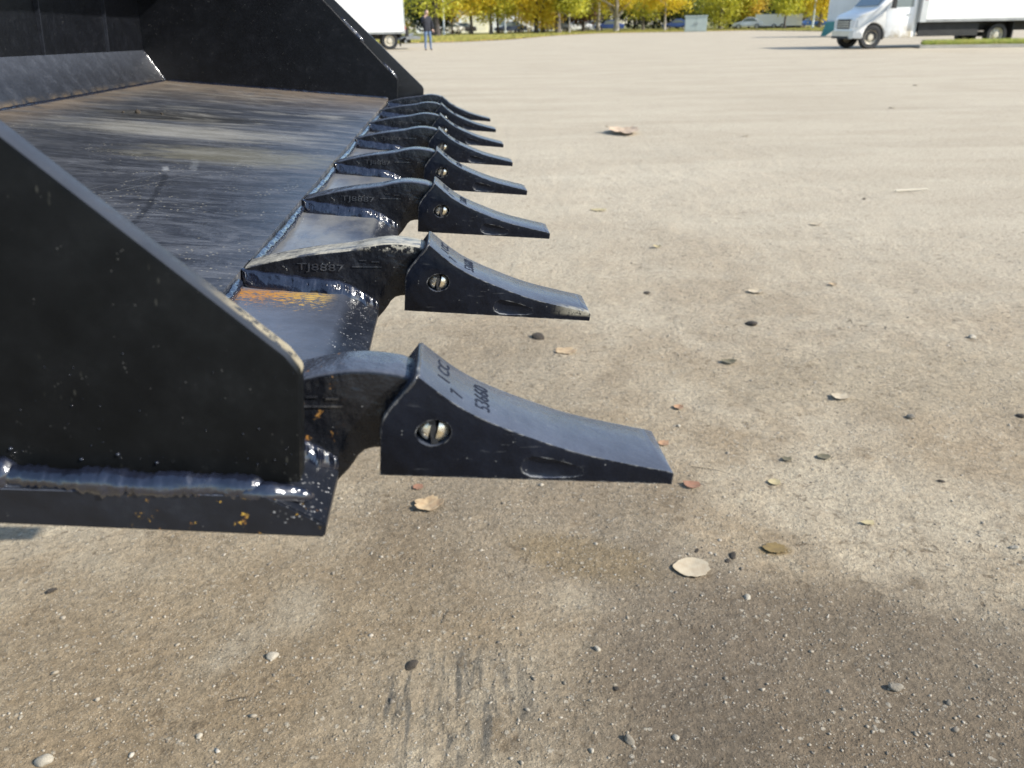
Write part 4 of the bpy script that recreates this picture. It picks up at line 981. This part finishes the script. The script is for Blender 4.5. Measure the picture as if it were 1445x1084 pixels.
def car(px, D, col_, label, yaw=0, L_=4.4, hgt=1.45, van_=False):
    p = at_dist(px, D); c = empty('parked_car' if not van_ else 'parked_van', p, face_cam(p)+yaw, label, 'van' if van_ else 'car')
    m = simple('car_paint', col_, .25, .1, .03, 2)
    if van_:
        pr_ = [(-L_/2, .35), (-L_/2+.02, .95), (-L_/2+.7, 1.15), (-L_/2+1.3, hgt-.08), (-L_/2+1.6, hgt), (L_/2-.05, hgt), (L_/2, .35)]
        wn = [(-L_/2+.82, 1.14), (-L_/2+1.35, hgt-.2), (-L_/2+2.1, hgt-.2), (-L_/2+2.1, 1.14)]
    else:
        pr_ = [(-L_/2, .35), (-L_/2+.03, .75), (-L_/2+1.1, .92), (-L_/2+1.75, hgt-.05), (-L_/2+2.0, hgt), (L_/2-1.3, hgt), (L_/2-.5, .98), (L_/2-.03, .92), (L_/2, .35)]
        wn = [(-L_/2+1.25, .93), (-L_/2+1.82, hgt-.1), (L_/2-1.35, hgt-.1), (L_/2-.72, .95)]
    mesh_obj('body', bevel(prism(pr_, 0, 1.75), .05, 2, 25), m, c, 35)
    mesh_obj('side_window', prism(wn, -.012, .01), GLASS, c)
    for x in (-L_/2+.85, L_/2-.85): wheel_parts(c, x, -.02, .33, .2, -1); wheel_parts(c, x, 1.77, .33, .2, 1)
    mesh_obj('headlight', B(-L_/2-.01, -L_/2+.15, .06, .36, .62, .76), LAMPG, c); mesh_obj('headlight', B(-L_/2-.01, -L_/2+.15, 1.39, 1.69, .62, .76), LAMPG, c)
    return c
car(636, 122, (.78, .78, .76), 'white car parked left of the cream building', .1)
car(652, 126, (.10, .09, .09), 'dark grey car partly in front of the cream building', -.1)
car(722, 118, (.06, .08, .13), 'dark blue car parked between the golden trees', .1)
car(734, 128, (.80, .80, .78), 'white van behind the dark blue car', 0, 4.6, 1.9, True)
car(784, 124, (.30, .31, .33), 'silver grey car behind the thick grey trunk', 0)
car(814, 126, (.78, .79, .80), 'white car under the dark reddish leaved tree', .2)
car(830, 132, (.76, .77, .78), 'white car right of the one under the reddish tree', -.1, 4.2)
car(858, 124, (.04, .08, .28), 'blue car left of the pale forked tree', 0, 4.2)
car(951, 128, (.05, .10, .32), 'blue car just left of the utility cabinet', 0, 4.0)
car(1050, 118, (.70, .72, .76), 'pale car left of the low white trailer', 0, 4.0)
car(1137, 120, (.05, .13, .40), 'bright blue car right of the low white trailer', 0, 3.8)
# lamp posts
for px, D, lab in ((629, 112, 'pale blue grey post standing beside the thick dark trunk'), (714, 118, 'white post between the golden trees'), (1140, 114, 'pale post right of the low white trailer')):
    bm = bmesh.new(); cyl(bm, (0, 0, 0), (0, 0, 6), .12, .09, 12); pt = mesh_obj('lamp_post', bm, simple('pale_post_paint', (.60, .66, .70), .5), loc=at_dist(px, D)); tag(pt, lab, 'post')
    mesh_obj('lamp_head', B(-.15, .9, -.12, .12, 5.9, 6.05), GREYW, pt)
# utility cabinet
p = at_dist(978, 98); u_ = empty('utility_cabinet', p, face_cam(p), 'pale green grey utility cabinet with two doors at the grass edge', 'utility box')
UG = simple('grey_green_metal', (.42, .47, .42), .5, 0, .06, 2)
mesh_obj('body', B(-1.18, 1.18, .0, 1.3, .05, 1.55), UG, u_); mesh_obj('lid', bevel(B(-1.26, 1.26, -.08, 1.38, 1.553, 1.66), .02, 1), UG, u_)
for s_ in (-1, 1):
    dd = mesh_obj('door', B(min(.03*s_, 1.1*s_), max(.03*s_, 1.1*s_), -.04, -.003, .15, 1.45), UG, u_); mesh_obj('handle', B(min(.12*s_, .18*s_), max(.12*s_, .18*s_), -.08, -.043, .7, .95), STEEL, dd)
mesh_obj('base', B(-1.25, 1.25, -.06, 1.36, -.05, .045), CONC, u_)
p = at_dist(978, 96.5) ; p = at_dist(946, 110)
# low white trailer
p = at_dist(1092, 118); t_ = empty('white_trailer', p, face_cam(p), 'low white enclosed trailer standing among the trees at the far side', 'trailer')
mesh_obj('body', bevel(B(-2.9, 2.9, 0, 2, .35, 1.75), .08, 2), WHITE, t_, 35)
for x in (-.5, .5): wheel_parts(t_, x, -.03, .3, .2, -1)
mesh_obj('skirt', B(-2.8, 2.8, .03, 1.9, .12, .349), DARK, t_); mesh_obj('tow_bar', B(-3.7, -2.9, .9, 1.05, .4, .5), DARK, t_)
# ---- grey trailer with open side door behind the van
p = at_dist(1161, 60); tt = empty('cargo_trailer', p, face_cam(p)-.12, 'grey white cargo trailer with dark open side door behind the front of the box van', 'trailer')
CORR = simple('corrugated_grey_panel', (.60, .63, .62), .55, 0, .06, 1)
mesh_obj('side_panel', B(0, 2.5, 0, .08, .75, 3.2), CORR, tt); mesh_obj('side_panel', B(3.6, 9.5, 0, .08, .75, 3.2), CORR, tt)
for i in range(8): bm = B(.12+i*.3, .20+i*.3, -.03, -.003, .78, 3.18); mesh_obj('rib', bm, CORR, tt)
mesh_obj('header_panel', B(2.5, 3.6, 0, .08, 2.9, 3.2), CORR, tt)
mesh_obj('floor_deck', B(0, 9.5, .08, 2.4, .6, .75), DARK, tt); mesh_obj('back_wall', B(0, 9.5, 2.4, 2.48, .6, 3.2), DARK, tt); mesh_obj('end_wall', B(-.08, 0, 0, 2.48, .75, 3.2), CORR, tt); mesh_obj('roof', B(-.08, 9.5, 0, 2.48, 3.2, 3.28), CORR, tt)
mesh_obj('door', prism([(2.45, .78), (2.5, .78), (2.5, 2.9), (2.45, 2.9)], -1.0, -.03), CORR, tt)
for x in (2.75, 3.0, 3.25): mesh_obj('load_strap', B(x, x+.08, .3, .34, .76, 2.9), GREYW, tt)
mesh_obj('landing_ramp', prism([(-.35, .05), (-.05, .05), (1.0, .78), (1.0, .9), (-.1, .9)], -.14, -.04), TEAL, tt)
mesh_obj('bottom_rail', B(1.0, 9.5, -.05, -.003, .60, .745), STEEL, tt)
for x in (4.5, 5.6): wheel_parts(tt, x, .1, .45, .3, -1)
mesh_obj('landing_leg', B(2.0, 2.15, .3, .45, 0, .6), DARK, tt)

# ---- big white box truck at left, rear towards the right. local +x = forward (left in view), near side y = 0 → -y faces camera after turn
p = at_dist(573, 45); tk = empty('box_truck', p, 0, 'large white box truck seen from its rear corner behind the far end of the bucket', 'truck')
tk.rotation_euler[2] = R_(11)
# local -x = forward
bm = B(-8.2, 0, 0, 2.4, .78, 3.6); bevel(bm, .03, 2); tb = mesh_obj('cargo_box', bm, WHITE, tk, 35)
REAR = N('shaded_rear_door'); REAR.set(Base_Color=REAR.mix(REAR.rng(REAR.noise(1, 5, vec=REAR.map((2, 2, 6))), .35, .7), (.38, .38, .35), (.26, .25, .22)), Roughness=.6); REAR = REAR.m  # grey colour stands in for shade on the white rear door
for z0 in [.84+i*.44 for i in range(6)]: mesh_obj('door_slat', B(.003, .035, .12, 2.28, z0, z0+.43), REAR, tb)
mesh_obj('door_frame', B(.003, .06, -.01, .11, .76, 3.6), GREYW, tb); mesh_obj('door_frame', B(.003, .06, 2.29, 2.41, .76, 3.6), GREYW, tb)
mesh_obj('bottom_rail', B(-8.2, 0, -.02, -.003, .74, .84), STEEL, tb)
bm = bmesh.new(); box(bm, -8, -.1, .5, .65, .5, .775); box(bm, -8, -.1, 1.7, 1.85, .5, .775); mesh_obj('chassis_frame', bm, DARK, tk)
lg = mesh_obj('liftgate', bevel(B(.10, .85, .15, 2.25, .46, .60), .02, 1), STEEL, tk)
mesh_obj('lift_arm', B(-.1, .35, .45, .58, .30, .62), DARK, lg); mesh_obj('lift_arm', B(-.1, .35, 1.8, 1.93, .30, .62), DARK, lg); mesh_obj('lift_cylinder', cyl(bmesh.new(), (-.4, .3, .45), (.5, .3, .72), .05, n=10), CHROME, lg)
mesh_obj('gate_latch', B(.07, .25, .15, .5, .61, 1.0), DARK, lg)
mesh_obj('rear_bumper', B(.02, .12, .1, 2.3, .3, .44), STEEL, tk)
for s_ in (.02, 2.38): 
    for x in (-.75-0, -5.9): wheel_parts(tk, x, s_, .42, .3, -1 if s_ < 1 else 1)
mesh_obj('mud_flap', B(-.22, -.18, .05, .7, .15, .70), DARK, tk); mesh_obj('toolbox', B(-3.4, -2.2, .15, .6, .35, .74), DARK, tk)
mesh_obj('tail_light', B(.062, .09, .02, .10, .9, 1.1), REDL, tk)
cab_ = mesh_obj('cab', bevel(prism([(-8.35, .4), (-8.35, 2.5), (-9.2, 2.5), (-9.9, 1.5), (-10.6, 1.3), (-10.7, .4)], .1, 2.3), .06, 2), WHITE, tk, 35)
mesh_obj('cab_window', prism([(-8.7, 1.5), (-8.7, 2.3), (-9.2, 2.3), (-9.65, 1.5)], .08, .12), GLASS, cab_)
wheel_parts(tk, -9.6, .06, .42, .3, -1)

# ---- person
pp_ = gp(604.5, 72); per = empty('person', pp_, face_cam(pp_)+.5, 'person in dark jacket and blue jeans standing by the truck, one hand raised', 'person')
J = [  # name, pos, radius
 ((0, 0, .97), .175, -1), ((0, 0, 1.16), .175, 0), ((0, .01, 1.36), .20, 1), ((0, .0, 1.49), .07, 2), ((0, -.01, 1.56), .06, 3),
 ((.10, 0, .90), .105, 0), ((.13, -.03, .50), .065, 5), ((.15, .02, .10), .045, 6), ((.155, -.10, .045), .04, 7),
 ((-.10, 0, .90), .105, 0), ((-.12, -.01, .50), .065, 9), ((-.13, .03, .10), .045, 10), ((-.14, -.09, .045), .04, 11),
 ((.20, .01, 1.43), .075, 2), ((.27, .0, 1.17), .055, 13), ((.25, -.10, .95), .042, 14),
 ((-.20, .01, 1.43), .075, 2), ((-.30, -.08, 1.20), .055, 16), ((-.20, -.22, 1.42), .042, 17)]
me = bpy.data.meshes.new('body'); me.from_pydata([j[0] for j in J], [(i, j[2]) for i, j in enumerate(J) if j[2] >= 0], [])
bo = bpy.data.objects.new('body_tmp', me); COL.objects.link(bo); sk = bo.modifiers.new('s', 'SKIN'); sub = bo.modifiers.new('d', 'SUBSURF'); sub.levels = 2; sub.render_levels = 2
for i, j in enumerate(J):
    sv = me.skin_vertices[0].data[i]; sv.radius = (j[1], j[1]*(.72 if i < 3 else 1)); sv.use_root = i == 0
bpy.context.view_layer.update(); bm2 = bpy.data.meshes.new_from_object(bo.evaluated_get(bpy.context.evaluated_depsgraph_get())); bpy.data.objects.remove(bo)
SKIN = simple('skin', (.50, .33, .25), .6); JACK = simple('dark_jacket_cloth', (.012, .013, .02), .85, 0, .2, 10); JEAN = simple('blue_denim', (.09, .14, .23), .85, 0, .25, 12); SHOE = simple('brown_shoe', (.06, .04, .03), .7)
bd = link('body', bm2, None, per, 180); bm2.materials.clear()
for m_ in (SKIN, JACK, JEAN, SHOE): bm2.materials.append(m_)
for f in bm2.polygons:
    c = f.center; r_arm = abs(c.x) > .17
    f.material_index = 3 if c.z < .10 else 2 if c.z < .84 and abs(c.x) < .22 else 0 if c.z > 1.52 else 1
bm = bmesh.new(); bmesh.ops.create_uvsphere(bm, u_segments=20, v_segments=14, radius=1, matrix=Matrix.Translation((0, -.015, 1.655)) @ Matrix.Diagonal((.078, .095, .115, 1)))
for v in bm.verts:
    if v.co.y < -.08 and 1.60 < v.co.z < 1.66 and abs(v.co.x) < .02: v.co.y -= .02       # nose
    if v.co.z < 1.58: v.co.x *= .85
hd = mesh_obj('head', bm, SKIN, per, 180)
for s_ in (-1, 1):
    bm = bmesh.new(); bmesh.ops.create_uvsphere(bm, u_segments=8, v_segments=6, radius=.012, matrix=Matrix.Translation((s_*.03, -.1, 1.665))); mesh_obj('eye', bm, DARK, hd)
    bm = bmesh.new(); bmesh.ops.create_uvsphere(bm, u_segments=8, v_segments=6, radius=1, matrix=Matrix.Translation((s_*.08, -.0, 1.655)) @ Matrix.Diagonal((.012, .02, .03, 1))); mesh_obj('ear', bm, SKIN, hd)
mesh_obj('mouth', B(-.022, .022, -.109, -.095, 1.598, 1.606), REDL, hd)
bm = bmesh.new(); bmesh.ops.create_uvsphere(bm, u_segments=20, v_segments=12, radius=1, matrix=Matrix.Translation((0, .005, 1.685)) @ Matrix.Diagonal((.086, .103, .098, 1)))
bmesh.ops.bisect_plane(bm, geom=bm.verts[:]+bm.edges[:]+bm.faces[:], plane_co=(0, -.03, 1.68), plane_no=(0, -1, -.9), clear_outer=True); mesh_obj('hair', bm, simple('dark_hair', (.02, .015, .012), .7), per, 180)
def hand(org, d, up, s_):
    d = Vector(d).normalized(); up = Vector(up).normalized(); sd = d.cross(up).normalized(); o_ = Vector(org)
    verts = [o_, o_+d*.045, o_+d*.085]; rad = [.024, .032, .030]; ed = [(0, 1), (1, 2)]
    for q, L_ in enumerate((.065, .078, .072, .055)):
        base = o_+d*.088+sd*(q-1.5)*.019; k = len(verts); verts += [base, base+d*L_*.5+up*.006, base+d*L_+up*.022]; rad += [.0095, .009, .008]; ed += [(2, k), (k, k+1), (k+1, k+2)]
    k = len(verts); b0 = o_+d*.03+sd*.03*s_; verts += [b0, b0+d*.03+sd*.03*s_, b0+d*.06+sd*.035*s_+up*.01]; rad += [.014, .011, .009]; ed += [(0, k), (k, k+1), (k+1, k+2)]
    me = bpy.data.meshes.new('h'); me.from_pydata([tuple(v) for v in verts], ed, []); h_ = bpy.data.objects.new('h', me); COL.objects.link(h_); h_.modifiers.new('s', 'SKIN'); x = h_.modifiers.new('d', 'SUBSURF'); x.levels = 1
    for i, r in enumerate(rad): me.skin_vertices[0].data[i].radius = (r, r*.7); me.skin_vertices[0].data[i].use_root = i == 0
    bpy.context.view_layer.update(); out = bpy.data.meshes.new_from_object(h_.evaluated_get(bpy.context.evaluated_depsgraph_get())); bpy.data.objects.remove(h_); link('hand', out, SKIN, per, 180)
hand((.25, -.10, .95), (0, -.25, -1), (0, -1, 0), 1); hand((-.20, -.22, 1.42), (.35, .1, 1), (0, -1, .2), -1)
